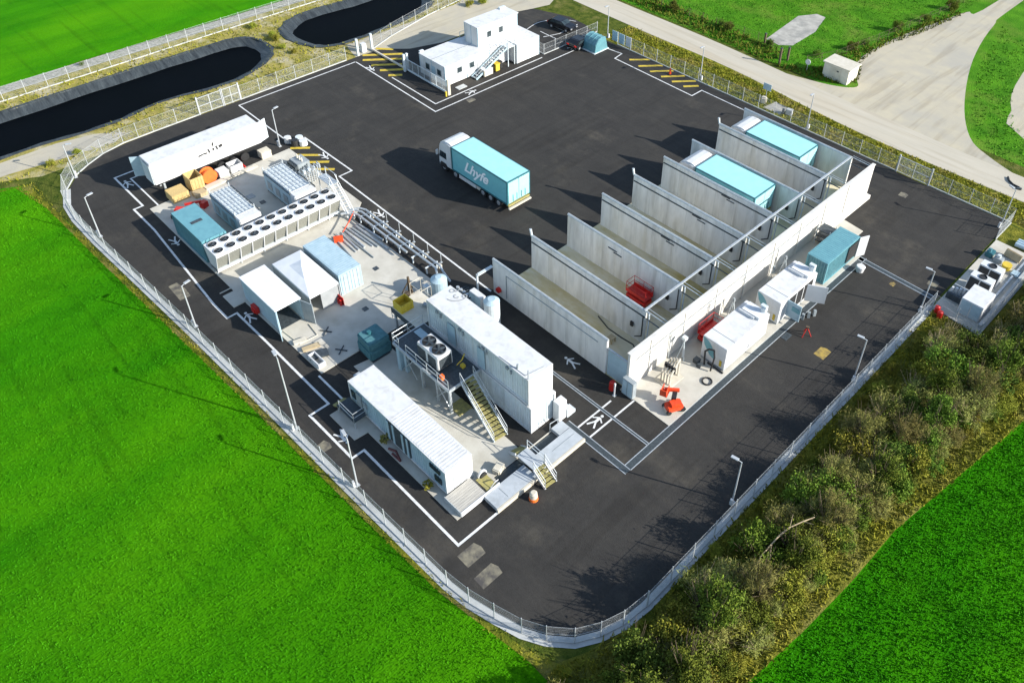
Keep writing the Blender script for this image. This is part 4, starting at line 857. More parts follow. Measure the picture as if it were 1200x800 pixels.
b = MB(); b.tube([(15.6, -7.0, .1), (15.6, -7.0, 1.0), (15.7, -6.2, 1.0), (15.7, -6.2, .1)], .035, 5); b.build('rail', 'steel', t)
t = thing('steel_deck', 'raised dark steel deck on posts beside the stacked containers', 'platform', (5.4, -9.9, 0))
DZ = 3.0
MB().box(1.4, 8.7, -11.5, -8.35, DZ-.06, DZ).build('deck', 'darksteel', t)
b = MB(); b.box(1.3, 8.8, -11.62, -11.505, DZ-.28, DZ+.02); b.box(1.3, 8.8, -8.33, -8.28, DZ-.28, DZ); b.box(1.28, 1.395, -11.6, -8.34, DZ-.28, DZ+.02); b.box(8.705, 8.82, -11.6, -8.34, DZ-.28, DZ+.02); b.build('edge_beam', 'steel', t)
for x, y, rr in ((1.9, -11.4, .2), (2.5, -11.2, .16), (4.9, -11.35, .11), (6.9, -11.35, .1), (8.6, -11.4, .1), (8.6, -8.6, .1)): MB().box(x-rr, x+rr, y-rr, y+rr, .08, DZ-.285).build('post', 'skyblue' if rr > .12 else 'steel', t)
def railing(parent, pts, z0, h=1.05, m='steel', step=1.3):
    b = MB()
    for a, c in zip(pts[:-1], pts[1:]):
        for k in (.5, 1.0): b.cyl((a[0], a[1], z0(a)+h*k), (c[0], c[1], z0(c)+h*k), .028, .028, 5)
        ln = math.hypot(c[0]-a[0], c[1]-a[1]); n = max(1, int(ln/step))
        for k in range(n+1):
            q = k/n; x, y = a[0]+(c[0]-a[0])*q, a[1]+(c[1]-a[1])*q; z = z0(a)+(z0(c)-z0(a))*q
            b.cyl((x, y, z), (x, y, z+h), .03, .03, 5)
    return b.build('guard_rail', m, parent)
railing(t, [(3.2, -11.56), (8.7, -11.56)], lambda p: DZ); railing(t, [(1.35, -8.4), (1.35, -11.56), (2.2, -11.56)], lambda p: DZ)
b = MB()
for k in range(2):
    x = 2.2+4.4*k; b = MB(); b.cyl((x, -11.4, .3), (x+1.8, -11.4, DZ-.3), .05, .05, 5); b.cyl((x+1.8, -11.36, .3), (x, -11.36, DZ-.3), .05, .05, 5); b.build('brace', 'steel', t)
MB().box(1.6, 3.0, -9.6, -8.9, DZ+.01, DZ+.06).build('hatch', 'skyblue', t)
t = thing('condenser_unit', 'white cooling unit with two big black fans on the raised deck', 'cooler', (5.2, -10.2, 3.0))
MB().box(4.0, 6.7, -10.95, -9.45, DZ+.12, DZ+1.6).build('casing', 'white', t, bevel=.05)
for x in (4.1, 5.45): MB().box(x, x+1.0, -11.0, -10.96, DZ+.25, DZ+1.3).build('grille', 'darksteel', t)
MB().box(6.71, 6.75, -10.8, -9.6, DZ+.25, DZ+1.3).build('grille', 'darksteel', t)
for x in (4.72, 5.98):
    f_ = MB().cyl((x, -10.2, DZ+1.6), (x, -10.2, DZ+1.72), .6, .58, 24, cap=False).build('fan_ring', 'darksteel', t)
    b = MB(); b.disc((x, -10.2, DZ+1.615), .58, 24); b.build('fan_well', 'black', f_); b = MB()
    for q in range(5): b.obox((x+.27*math.cos(q*1.257), -10.2+.27*math.sin(q*1.257), DZ+1.66), (.5, .2, .015), q*1.257, rx=.3)
    b.cyl((x, -10.2, DZ+1.64), (x, -10.2, DZ+1.7), .12, .12, 10); b.build('fan_blades', 'darksteel', f_)
b = MB(); b.tube([(7.1, -9.4, DZ+.05), (7.3, -9.0, DZ+.5), (7.2, -8.6, DZ+.9)], .05, 5); b.box(7.4, 7.75, -9.3, -9.0, DZ, DZ+.3); o = b.build('tool_bag', 'yellow'); tag(o, 'small yellow bag beside the cooling unit on the deck', 'bag')
o = MB().box(7.3, 7.6, -11.35, -11.05, DZ+.02, DZ+.5).build('lamp_box', 'drum'); tag(o, 'small orange box at the outer rail of the raised deck', 'box')
def stairs(parent, x0, y0, z0, x1, y1, z1, wd, n, tm='stair', sm='whitecold', rails=True):
    dx, dy = x1-x0, y1-y0; ln = math.hypot(dx, dy); ux, uy = dx/ln, dy/ln; nx, ny = -uy, ux; a = math.atan2(dy, dx)
    b = MB()
    for k in range(n):
        q = (k+.5)/n; b.obox((x0+dx*q, y0+dy*q, z0+(z1-z0)*q), (ln/n*.92, wd-.1, .05), a)
    b.build('treads', tm, parent); b = MB(); sl = math.atan2(z0-z1, ln)
    for s_ in (-1, 1): MB().obox(((x0+x1)/2+nx*wd/2*s_, (y0+y1)/2+ny*wd/2*s_, (z0+z1)/2), (math.hypot(ln, z1-z0), .07, .26), a, ry=sl).build('stringer', sm, parent)
    if rails:
        for s_ in (-1, 1):
            railing(parent, [(x0+nx*wd/2*s_, y0+ny*wd/2*s_), (x1+nx*wd/2*s_, y1+ny*wd/2*s_)], lambda p, X=x0+nx*wd/2*s_, Y=y0+ny*wd/2*s_: z0+(z1-z0)*(math.hypot(p[0]-X, p[1]-Y)/ln))
t = thing('steel_stairs', 'long steel stair with yellow treads from the raised deck down to the slab', 'stairs', (11, -9.9, 0))
stairs(t, 8.75, -9.7, 3.0, 13.4, -10.3, .12, 1.25, 15)
o = MB().box(8.0, 9.4, -11.2, -9.9, .09, .16).build('floor_grating', 'stair'); tag(o, 'yellowish grating panel on the slab under the raised deck stair', 'grating')
t = thing('wooden_deck', 'pale wooden platform at the head of the stacked containers with a yellow bin on it', 'platform', (-.3, -7.3, 0))
MB().box(-2.3, 1.35, -9.1, -6.0, 2.82, 2.95).build('boards', 'cream', t); 
b = MB(); b.box(-2.3, 1.35, -9.16, -9.105, 2.4, 2.95); b.box(1.355, 1.4, -9.1, -6.0, 2.3, 2.95); b.build('edge_beam', 'darksteel', t)
for x, y in ((-2.1, -8.9), (1.2, -8.9), (-2.1, -6.2), (1.2, -6.2)): MB().box(x-.09, x+.09, y-.09, y+.09, .02, 2.815).build('post', 'steel', t)
railing(t, [(1.35, -9.13), (-2.3, -9.13)][::-1], lambda p: 1.6, .8)
crate('open_bin', 'open yellow bin standing on the wooden platform', -2.1, -.9, -9.0, -7.7, 2.955, 3.8, 'yellow', lid=False)
o = MB().obox((-.2, -6.8, 3.1), (.7, .4, .3), .5).build('tool_case', 'grey', bevel=.04); tag(o, 'small grey tool case on the wooden platform beside the white container', 'case')
t = thing('drill_rig', 'dark brown tripod machine on the slab behind the yellow bin', 'machine', (-5.4, -5.2, 0))
b = MB(); b.cyl((-5.4, -5.0, .1), (-5.4, -5.1, 2.0), .22, .12, 8); 
for a in range(3): b.cyl((-5.4+.7*math.cos(a*2.1), -5.1+.7*math.sin(a*2.1), .1), (-5.4, -5.1, 1.5), .07, .06, 6)
b.obox((-4.9, -5.6, .4), (.7, .5, .5), .4); b.build('frame', 'bark', t)
t = thing('scaffold_frame', 'thin yellow scaffold frame next to the domed tank at the container head', 'frame', (-3, -5, 0))
b = MB()
for x in (-4.0, -2.4):
    for y in (-5.9, -4.7): b.cyl((x, y, .09), (x, y, 2.6), .025, .025, 5)
for z in (1.2, 2.6): b.tube([(-4, -5.9, z), (-2.4, -5.9, z), (-2.4, -4.7, z), (-4, -4.7, z), (-4, -5.9, z)], .025, 5)
b.build('tubes', 'cream', t)
# ------------------------------------------------------------------ low white container and porch
t = container('office_container', 'single storey white container with ribbed roof and dark side openings near the fence', 2.2, 14.6, -16.65, -14.15, .3, 2.9, 'skyblue', 'white', 'white', roofrib=True)  # white container, side walls painted pale blue to stand in for shade
MB().box(14.56, 14.63, -16.5, -14.3, .45, 2.8).build('end_panel', 'white', t)
for y in (-16.0, -15.4, -14.8): MB().box(14.631, 14.65, y-.02, y+.02, .5, 2.75).build('panel_seam', 'grey', t)
b = MB(); b.box(7.4, 10.2, -16.69, -16.6, .5, 2.7); b.build('open_side_shade', 'darksteel', t)  # dark panel on the closed wall, painted shade of the inside
for x in (7.45, 8.1, 9.3, 9.9): MB().box(x, x+.22, -16.74, -16.692, .5, 2.7).build('side_door', 'skyblue', t)
MB().box(12.7, 13.9, -16.69, -16.6, 2.0, 2.4).build('window', 'glass', t); MB().box(13.2, 14.0, -16.69, -16.6, .9, 1.5).build('window', 'glass', t)
MB().box(3.2, 3.9, -16.69, -16.6, .4, 2.4).build('door', 'grey', t); MB().box(2.5, 3.05, -16.68, -16.6, 1.3, 2.1).build('window', 'glass', t); MB().box(4.1, 4.6, -16.7, -16.6, 1.4, 2.0).build('meter_box', 'grey', t)
b = MB()
for x in (2.5, 6.4, 10.4, 14.3):
    for y in (-16.4, -14.4): b.box(x-.15, x+.15, y-.15, y+.15, .08, .3)
b.build('foot', 'grey', t)
t = thing('porch', 'small railed porch at the door of the low white container', 'porch', (3.4, -17.4, 0))
MB().box(2.1, 4.6, -17.95, -16.72, .85, .93).build('deck', 'grate', t)
for x in (2.2, 4.5): MB().box(x-.05, x+.05, -17.9, -17.8, .08, .845).build('post', 'steel', t)
railing(t, [(2.6, -17.95), (4.6, -17.95), (4.6, -16.8)], lambda p: .93, 1.0)
for k in range(3): MB().box(1.3+.27*k, 1.57+.27*k, -17.9, -16.8, .2+.2*k, .26+.2*k).build('step', 'stair', t)
b = MB(); b.tube([(1.5, -15.6, .2), (.9, -16.0, .9), (.6, -15.3, .9), (1.9, -15.2, .9)], .03, 5); b.box(.4, 1.6, -15.2, -14.6, .9, 1.0); b.build('cable', 'steel', t)
o = MB().tube([(8.0, -17.2, .15), (8.7, -17.0, .3), (9.6, -17.25, .15), (8.6, -17.3, .2)], .1, 6).build('hose', 'darkred'); tag(o, 'coiled dark red hose under the open side of the low container', 'hose')
for i, (x, y) in enumerate(((13.0, -17.2), (7.2, -17.0))):
    t = thing('potted_plant', ('small round green bush by the container end windows', 'small brown bush beside the red hose under the low container')[i], 'plant', (x, y, .08))
    b = MB(); 
    for k in range(90):
        a = Vector((random.gauss(0, 1), random.gauss(0, 1), random.gauss(0, .8))).normalized()*random.uniform(.2, .45); b.obox((x+a.x, y+a.y, .5+a.z*.8), (.16, .1, .01), random.random()*6, ry=random.random()*3)
    b.build('foliage', 'leafyellow' if i == 0 else 'leafbrown', t); MB().cyl((x, y, .08), (x, y, .35), .14, .18, 8).build('pot', 'bark', t)
# landing at the container's road end, hose reel
t = thing('landing', 'pale timber landing at the road end of the low white container', 'landing', (15.6, -15.9, 0))
b = MB()
for k in range(9): b.box(14.75+.21*k, 14.94+.21*k, -17.0, -14.6, .5, .56)
b.build('boards', 'greyboards', t); MB().box(14.7, 16.65, -17.06, -17.0, .1, .6).build('edge_beam', 'steel', t); MB().box(16.6, 16.68, -17.0, -13.3, .1, .6).build('edge_beam', 'white', t)
MB().box(15.2, 16.5, -14.4, -13.5, .45, .52).build('tread', 'stair', t); b = MB(); b.tube([(16.5, -14.1, .5), (16.6, -13.7, 1.0), (16.5, -13.3, .8), (16.3, -13.4, .4)], .035, 6); b.build('hand_hoop', 'white', t)
t = thing('hose_reel', 'white hose reel standing at the corner of the low container', 'reel', (15.1, -13.7, 0)); MB().cyl((15.1, -13.75, .6), (15.25, -13.75, .6), .42, .42, 16).build('flange', 'white', t); MB().cyl((15.26, -13.75, .6), (15.4, -13.75, .6), .3, .3, 14).build('drum', 'black', t); MB().box(15.0, 15.45, -13.9, -13.6, .08, .2).build('base', 'grey', t)
# sloped steel ramp plates along the trench
t = thing('loading_ramp', 'long pale blue grey ramp along the trench at the end of the containers', 'ramp', (17.4, -10.3, 0))
MB().box(16.65, 18.1, -14.85, -10.85, .025, .42).build('ramp_plate', 'rampgrey', t); MB().box(16.65, 18.1, -9.95, -5.75, .025, .42).build('ramp_plate', 'rampgrey', t)
MB().box(15.65, 16.6, -6.9, -5.75, .085, .4).build('side_plate', 'rampgrey', t); MB().box(18.13, 18.3, -14.9, -5.7, .025, .4).build('kerb_rail', 'cream', t)
b = MB(); b.box(17.3, 17.34, -8.4, -6.0, .422, .44); b.build('joint', 'grey', t); MB().box(16.9, 17.9, -13.6, -13.56, .422, .44).build('joint', 'grey', t)
t = thing('crossing_steps', 'short steps with yellow treads crossing the trench and ramp to the asphalt', 'steps', (17.5, -10.5, 0))
MB().box(16.0, 17.9, -10.95, -9.85, .95, 1.02).build('platform', 'rampgrey', t); stairs(t, 17.9, -10.4, .98, 19.3, -10.5, .1, 1.1, 5, sm='white'); stairs(t, 16.0, -10.4, .98, 15.0, -10.2, .12, 1.1, 4, rails=False, sm='white')
railing(t, [(16.0, -9.85), (17.9, -9.85)], lambda p: 1.02, .9, 'whitecold')
MB().obox((15.5, -12.4, .35), (.7, .9, .5), .3).build('concrete_block', 'cream', bevel=.08); tag(bpy.data.objects['concrete_block'], 'white block at the edge of the trench beside the landing', 'block')
t = thing('traffic_drum', 'orange and white drum standing on the asphalt by the ramp', 'drum', (19.2, -12.2, .02))
MB().cyl((19.2, -12.2, .02), (19.2, -12.2, .3), .36, .34, 16).build('base', 'drum', t); MB().cyl((19.2, -12.2, .3), (19.2, -12.2, .75), .31, .29, 16).build('band', 'cream', t); MB().cyl((19.2, -12.2, .75), (19.2, -12.2, .85), .27, .2, 16).build('top', 'cream', t)
t = thing('barrier_barrel', 'small red barrel beside a short white post at the walkway crossing', 'barrel', (16.1, -.1, .02))
MB().cyl((16.1, -.1, .02), (16.1, -.1, .85), .3, .27, 14).build('barrel', 'red', t); MB().cyl((16.1, -.1, .85), (16.1, -.1, .95), .2, .15, 12).build('cap', 'red', t)
t = thing('white_post', 'short white post at the walkway crossing by the red barrel', 'post', (16.7, -.5, 0)); MB().box(16.64, 16.76, -.56, -.44, .02, 1.5).build('shaft', 'white', t); MB().box(16.55, 16.85, -.65, -.35, .02, .06).build('base_plate', 'steel', t)

# ------------------------------------------------------------------ white pump boxes behind the bays
def pump_box(label, y0, y1, opened):
    x0, x1, H = 19.05, 21.6, 2.75
    t = thing('pump_container', label, 'container', ((x0+x1)/2, (y0+y1)/2, .07))
    MB().box(x0, x1, y0, y1, .25, H).build('body', 'white', t, bevel=.03)
    MB().box(x0+.05, x1-.05, y0+.05, y1-.05, .07, .249).build('skid', 'grey', t)
    b = MB(); b.box(x0+.5, x1-.2, y1-1.5, y1-.25, H+.001, H+.3); b.box(x0+.3, x1-.6, y1-1.7, y1-1.62, H+.002, H+.25); b.build('roof_hatch', 'canvas', t)
    b = MB(); b.cyl((x1-.45, y1-.4, H), (x1-.45, y1-.4, H+.75), .3, .3, 12); b.box(x1-.8, x1-.2, y1-.55, y1-.2, H+.75, H+.95); b.build('vent_cowl', 'whitecold', t)
    b = MB(); b.box(x0+.02, x1-.02, y0+1.2, y0+1.24, H+.001, H+.02); b.build('roof_seam', 'grey', t)
    # teal swoosh on the end panel
    pts = []
    for k in range(9): a = R(90*k/8); pts.append((x0+.05+1.35*math.sin(a)**1.0, H-.08-1.9*(1-math.cos(a))))
    MB().prof([(x0+.03, H-.08)]+[(p, q) for p, q in pts[1:]]+[(x0+.9, H-1.75), (x0+.25, H-.9)], 'y', y0-.012, y0-.002).build('teal_swoosh', 'tealbright', t)
    MB().box(x1-.55, x1-.3, y0-.02, y0-.003, .45, 1.15).build('label_plate', 'yellowline', t)
    if opened:
        MB().box(x1+.002, x1+.02, y0+1.4, y1-.6, .5, H-.35).build('doorway', 'black', t)  # black sheet over the solid body, standing in for the unlit inside
        for y in (y0+2.7, y0+3.9): MB().box(x1+.0, x1+.06, y-.05, y+.05, .5, H-.3).build('door_post', 'white', t)
        MB().box(x1+.03, x1+1.5, y0+1.15, y0+1.22, .7, H-.2).build('door', 'skyblue', t)
        MB().obox((x1+1.0, y0+1.1, 1.9), (.8, .03, .5), 0).build('door_sign', 'tealbright', t)
        MB().obox((x1+1.05, y1-1.6, 1.7), (1.9, .07, 2.0), R(30)).build('door', 'white', t)
        b = MB()
        for k in range(4): b.obox((x1+1.0+.25*k, y0+1.9+.6*k, .35), (.25, .25, .7), .3*k)
        b.build('valve_block', 'grey', t)
    else:
        for k in range(3): MB().box(x1+.003, x1+.035, y0+.35+1.9*k, y0+2.1+1.9*k, .4, H-.2).build('side_door', 'white', t)
    return t
pump_box('nearer white pump box with closed side and black hose loop at its end', 8.2, 14.6, False)
pump_box('farther white pump box with its side doors standing open over the dark drain', 16.4, 22.6, True)
o = MB().tube([(19.9, 7.7, .1), (19.9, 7.5, 1.9), (20.2, 7.6, 2.3), (20.6, 7.8, 2.3), (20.8, 7.7, 1.6), (20.8, 7.4, .2)], .08, 8).build('hose', 'black'); tag(o, 'black hose loop rising at the end of the nearer white pump box', 'hose')
o = MB().tube([(20.0, 8.05, .12), (21.7, 8.0, .12)], .09, 6).build('hose', 'black'); tag(o, 'straight black pipe lying against the base of the nearer white pump box', 'pipe')
b = MB(); b.tube([(21.3+.42*math.cos(k*.524), 6.3+.42*math.sin(k*.524), .13) for k in range(13)], .07, 6); o = b.build('hose_coil', 'black'); tag(o, 'small ring of black hose lying on the pale slab near the boom lift', 'hose')
b = MB(); b.box(19.0, 19.5, 7.2, 7.7, .07, .5); b.box(19.55, 19.9, 7.0, 7.3, .07, .35); o = b.build('hose_coupling', 'darksteel'); tag(o, 'dark blue couplings on the slab at the foot of the hose loop', 'coupling')
t = thing('pipe_console', 'cream pipe stand with black valves near the end of the white rear wall', 'pipes', (18.7, 4.3, .07))
MB().box(18.0, 19.6, 3.2, 5.2, .07, .14).build('base', 'cream', t)
b = MB()
for k in range(4): b.tube([(18.2+.3*k, 5.0, .1), (18.2+.3*k, 5.0, 1.6+.2*k), (18.4+.3*k, 3.6, 1.2), (18.4+.3*k, 3.6, .1)], .08, 6)
b.build('pipe', 'cream', t); b = MB()
for k in range(4): b.cyl((18.3+.3*k, 4.2, 1.2), (18.3+.3*k, 4.2, 1.75), .16, .13, 8)
b.build('valve', 'black', t)
t = thing('hose_stand', 'pale hose stand against the rear wall between pipe stand and red lift', 'stand', (18.0, 7.0, .07))
b = MB(); b.cyl((18.0, 7.0, .07), (18.0, 7.0, 2.4), .06, .05, 6); b.cyl((17.7, 6.6, .07), (18.0, 7.0, 2.0), .04, .04, 5); b.cyl((18.4, 6.7, .07), (18.0, 7.0, 2.0), .04, .04, 5); b.box(17.8, 18.2, 6.8, 7.2, 2.3, 2.6); b.build('frame', 'whitecold', t)
for i, y in enumerate((14.4, 20.9, 23.0)):
    t = thing('hose_stand', ('tripod hose stand behind the nearer white pump box', 'pale cone shaped stand by the rear wall behind the farther pump box', 'pale pipe stand by the rear wall at the end of the teal ribbed container')[i], 'stand', (17.9, y, .07))
    b = MB(); 
    for a in range(3): b.cyl((17.9+.45*math.cos(a*2.1), y+.45*math.sin(a*2.1), .07), (17.9, y, 2.0), .045, .04, 5)
    b.build('legs', 'whitecold', t); MB().cyl((17.9, y, 1.95), (17.9, y, 2.3), .16, .1, 8).build('head', 'grey', t)
t = container('storage_container', 'teal ribbed roof container beyond the white pump boxes with a white end door open', 19.35, 21.65, 24.4, 30.5, .1, 2.75, 'teal', 'tealbright', 'tealbright', roofrib=True)
MB().obox((21.95, 30.9, 1.45), (.08, 1.1, 2.5), R(-25)).build('end_door', 'white', t); MB().box(19.5, 21.5, 30.51, 30.55, .3, 2.6).build('doorway', 'black', t)  # black sheet on the closed end paints the shade behind the door
MB().box(21.66, 21.69, 28.5, 30.3, .4, 2.4).build('side_opening_shade', 'black', t)  # opening painted as black shade on the wall, nothing is cut out
t = thing('step_unit', 'dark open rack between the teal ribbed container and the rear wall', 'rack', (18.3, 30, .07))
b = MB()
for z in (.5, 1.2, 1.9): b.box(17.5, 19.0, 29.4, 30.8, z, z+.08)
b.build('shelf', 'darksteel', t); b = MB()
for x in (17.5, 18.95):
    for y in (29.45, 30.75): b.box(x-.04, x+.04, y-.04, y+.04, .07, 2.3)
b.build('post', 'whitecold', t)
t = thing('bucket', 'white lidded bucket alone on the asphalt beyond the teal ribbed container', 'bucket', (23.1, 29.0, .02)); MB().cyl((23.1, 29.0, .02), (23.1, 29.0, .6), .38, .45, 16).build('body', 'white', t); MB().cyl((23.1, 29.0, .6), (23.1, 29.0, .68), .47, .4, 16).build('lid', 'white', t)
t = thing('tripod', 'small rusty red tripod standing on the asphalt past the drain', 'tripod', (24.2, 17.3, .02))
for a in range(3): MB().cyl((24.2+.5*math.cos(a*2.1+.4), 17.3+.5*math.sin(a*2.1+.4), .02), (24.2, 17.3, 1.0), .04, .05, 5).build('leg', 'red', t)
MB().obox((24.2, 17.3, 1.05), (.3, .25, .15), .3).build('head', 'bark', t)
o = MB().box(22.75, 23.35, 15.4, 16.4, .022, .055).build('drain_cover', 'darksteel'); tag(o, 'dark square cover beside the drain below the open pump box doors', 'cover')
# ------------------------------------------------------------------ chiller slab on the right
def chiller(label, y0):
    t = thing('chiller_unit', label, 'cooler', (32.75, y0+.7, .1), 'chiller units on the right hand slab'); x0, x1 = 31.7, 33.85
    b = MB(); b.prof([(y0+.35, .25), (y0+1.75, .25), (y0+1.75, 1.75), (y0+.75, 1.75)], 'x', x0, x1); b.build('casing', 'white', t)
    for x in (x0+.08, x0+1.12): 
        b = MB(); b.add([(x, y0+.34, .35), (x+.95, y0+.34, .35), (x+.95, y0+.70, 1.62), (x, y0+.70, 1.62)], [(0, 1, 2, 3)]); b.build('grille', 'black', t)
    f_ = MB().cyl((x0+1.07, y0+1.25, 1.75), (x0+1.07, y0+1.25, 1.84), .4, .38, 18, cap=False).build('fan_ring', 'darksteel', t); b = MB(); b.disc((x0+1.07, y0+1.25, 1.765), .39, 18); b.build('fan_well', 'black', f_)
    for x in (x0+.1, x1-.1): MB().box(x-.08, x+.08, y0+.4, y0+1.7, .1, .249).build('foot', 'grey', t)
chiller('white chiller with one black fan, next to the big white cabinet', 33.6); chiller('white chiller with one black fan, farther from the big white cabinet', 35.9)
t = thing('electrical_cabinet', 'big white square cabinet at the near end of the fenced slab on the right', 'cabinet', (33.7, 31.7, .1)); MB().box(32.65, 34.75, 30.3, 33.1, .1, 1.95).build('body', 'white', t, bevel=.03)
for k in range(2): MB().box(32.75+1.0*k, 33.65+1.0*k, 30.26, 30.295, .2, 1.8).build('door', 'skyblue', t)
t = thing('bottle_rack', 'dark rack of white gas bottles beside the big white cabinet', 'rack', (31.7, 32.3, .1))
for k in range(4): MB().cyl((31.2+.32*k, 32.1+.15*k, .12), (31.2+.32*k, 32.1+.15*k, 1.2), .15, .13, 10).build('bottle', 'white', t)
MB().box(30.95, 32.5, 31.5, 31.75, .1, .8).build('rack', 'darksteel', t); MB().box(31.0, 32.4, 32.9, 33.0, .1, 1.0).build('back_rail', 'steel', t)
t = thing('site_materials', 'yellow tub and pale sacks at the far end of the fenced slab', 'tub', (33.4, 40.2, .1)); MB().cyl((33.4, 40.0, .1), (33.4, 40.0, .7), .4, .5, 14).build('tub', 'yellow', t); MB().box(34.0, 34.9, 39.3, 40.3, .1, .35).build('sack', 'skyblue', t, bevel=.1)
t = thing('board_stack', 'leaning beige boards at the far end of the fenced slab', 'boards', (33.2, 42.2, .1))
for k in range(3): MB().obox((33.2, 42.2-.1*k, .5), (1.7, .1, .7), R(-8), rx=R(-25)).build('board', 'ply', t)
t = thing('pump_set', 'small dark teal pump set at the yard edge of the fenced slab', 'pump', (31.3, 40.9, .1)); MB().box(30.95, 31.7, 40.4, 41.4, .1, .7).build('body', 'trucktrim', t, bevel=.06); MB().cyl((31.3, 40.7, .7), (31.3, 40.7, 1.1), .15, .12, 10).build('motor', 'teal', t)
t = thing('pump_set', 'grey pump set in the middle of the far end of the fenced slab', 'pump', (32.3, 40.7, .1)); MB().box(31.9, 32.8, 40.2, 41.0, .1, .6).build('body', 'grey', t, bevel=.06); MB().cyl((32.3, 40.6, .6), (32.3, 40.6, .9), .2, .2, 10).build('motor', 'whitecold', t)
t = thing('roll_of_netting', 'pale blue roll of netting outside the far end of the fenced slab', 'roll', (34.5, 44.7, 0))
for k in range(3): MB().cyl((32.5, 44.5+.42*k, .25), (37.5, 44.9+.42*k, .25), .24, .24, 10).build('roll', 'skyblue', t)
t = thing('kerb_beam', 'pale concrete upstand along the outer side of the fenced slab', 'kerb', (35, 36, .1)); MB().box(34.95, 35.25, 29.8, 43.5, .1, .45).build('beam', 'concretegrey', t); MB().box(34.3, 34.5, 34.2, 43.0, .1, .25).build('pipe_trough', 'steel', t)
for x, y in ((31.3, 29.0), (31.8, 28.5)):
    t = thing('fire_drum', 'red drum outside the near fence of the right slab, '+('against the fence' if y > 28.8 else 'half hidden in the grass'), 'drum', (x, y, 0)); MB().cyl((x, y, .02), (x, y, .7), .26, .26, 12).build('drum', 'red', t); MB().cyl((x, y, .7), (x, y, .78), .2, .1, 10).build('lid', 'red', t)
# ------------------------------------------------------------------ street lamps
def lamp(label, x, y, a, h=4.9, loc=None):
    t = thing('street_lamp', label, 'lamp', (x, y, 0), 'lamp posts round the yard'); ca, sa = math.cos(R(a)), math.sin(R(a))
    MB().cyl((x, y, .02), (x, y, h), .075, .05, 8).build('pole', 'lamp', t)
    MB().box(x-.17, x+.17, y-.17, y+.17, .02, .06).build('base_plate', 'lamp', t); MB().cyl((x, y, h-.03), (x+.35*ca, y+.35*sa, h+.06), .035, .03, 6).build('arm', 'lamp', t)
    MB().obox((x+.55*ca, y+.55*sa, h+.08), (.6, .26, .09), R(a)).build('lamp_head', 'lamp', t, bevel=.02)
    MB().obox((x-.25*sa, y+.25*ca, .35), (.22, .16, .65), R(a)).build('cable_box', 'white', t)
LB = {'s': 'slim grey lamp post '}
for q in (('inside the left fence, nearest the white trailer end', -33.6, -22.3, 100), ('inside the left fence opposite the open shed', -15.1, -21.5, 100), ('tallest one inside the left fence, opposite the dark slab gap', 1.2, -21.2, 170, 8.2), ('inside the left fence by the porch of the low white container', 9.0, -20.8, 170, 5.6), ('along the right fence by the yellow asphalt patch', 30.1, 15.7, 190), ('along the right fence, nearest the bottom corner', 29.9, -1.8, 190), ('along the right fence by the near end of the fenced slab', 30.1, 28.1, 190), ('at the far right corner of the yard by the pale road', 30.1, 46.6, 160), ('between the white trailer and the yellow hatching', -36.1, -.7, 100), ('on the curve of the left fence corner', -45.7, -20.0, 60, 4.2), ('along the pale road, near the end of the yellow hatching', -12.4, 48.7, 270), ('along the pale road behind the last parked lorry', 4.5, 48.6, 270), ('by the teal shelter at the corner of the pale road fence', -29.6, 48.8, 270)):
    lamp('slim grey lamp post '+q[0], *q[1:])
# ------------------------------------------------------------------ guardhouse
t = thing('guardhouse', 'white two storey cabin building with outside stair by the entrance gate', 'building', (-36, 29, 0))
MB().box(-39.2, -33.9, 22.2, 30.0, .15, 2.95).build('lower_cabin', 'white', t, bevel=.03); MB().box(-38.6, -32.4, 33.4, 37.7, .1, 2.95).build('end_cabin', 'white', t, bevel=.03); MB().box(-38.4, -34.0, 30.0, 33.4, .1, 2.9).build('middle_cabin', 'white', t)
MB().box(-37.9, -35.2, 29.0, 36.2, 2.96, 5.75).build('upper_cabin', 'white', t, bevel=.03)
b = MB(); b.box(-39.25, -33.85, 22.15, 28.98, 2.951, 3.02); b.box(-38.0, -35.1, 28.95, 36.3, 5.751, 5.83); b.build('roof', 'white', t)
MB().box(-36.65, -36.55, 22.2, 28.9, 3.021, 3.06).build('roof_seam', 'grey', t); MB().box(-37.8, -37.4, 35.0, 36.0, 5.831, 6.1).build('roof_vent', 'whitecold', t)
MB().box(-39.5, -39.22, 22.4, 23.0, 2.6, 3.2).build('roof_vent', 'whitecold', t)
for y in (22.25, 25.9, 29.85): MB().box(-33.897, -33.87, y-.05, y+.05, .16, 2.94).build('corner_post', 'skyblue', t)
for y in (29.06, 31.7, 34.0, 36.12): MB().box(-35.197, -35.17, y-.05, y+.05, 2.97, 5.74).build('corner_post', 'skyblue', t)
for x in (-39.15, -36.6, -34.0): MB().box(x-.05, x+.05, 22.17, 22.197, .16, 2.94).build('corner_post', 'skyblue', t)
for x in (-37.85, -36.55, -35.28): MB().box(x-.05, x+.05, 28.97, 28.997, 3.03, 5.74).build('corner_post', 'skyblue', t)
for y in (35.5, 33.5, 37.6): MB().box(-32.397, -32.37, y-.05, y+.05, .11, 2.94).build('corner_post', 'skyblue', t)
for y in (24.2, 26.3):
    f_ = MB().box(-33.895, -33.85, y, y+.85, 1.35, 2.2).build('window', 'grey', t); MB().box(-33.845, -33.83, y+.08, y+.77, 1.43, 2.12).build('pane', 'glass', f_)
for y in (30.6, 32.7):
    f_ = MB().box(-35.195, -35.15, y, y+.8, 3.9, 4.8).build('window', 'grey', t); MB().box(-35.145, -35.13, y+.08, y+.72, 3.98, 4.72).build('pane', 'glass', f_)
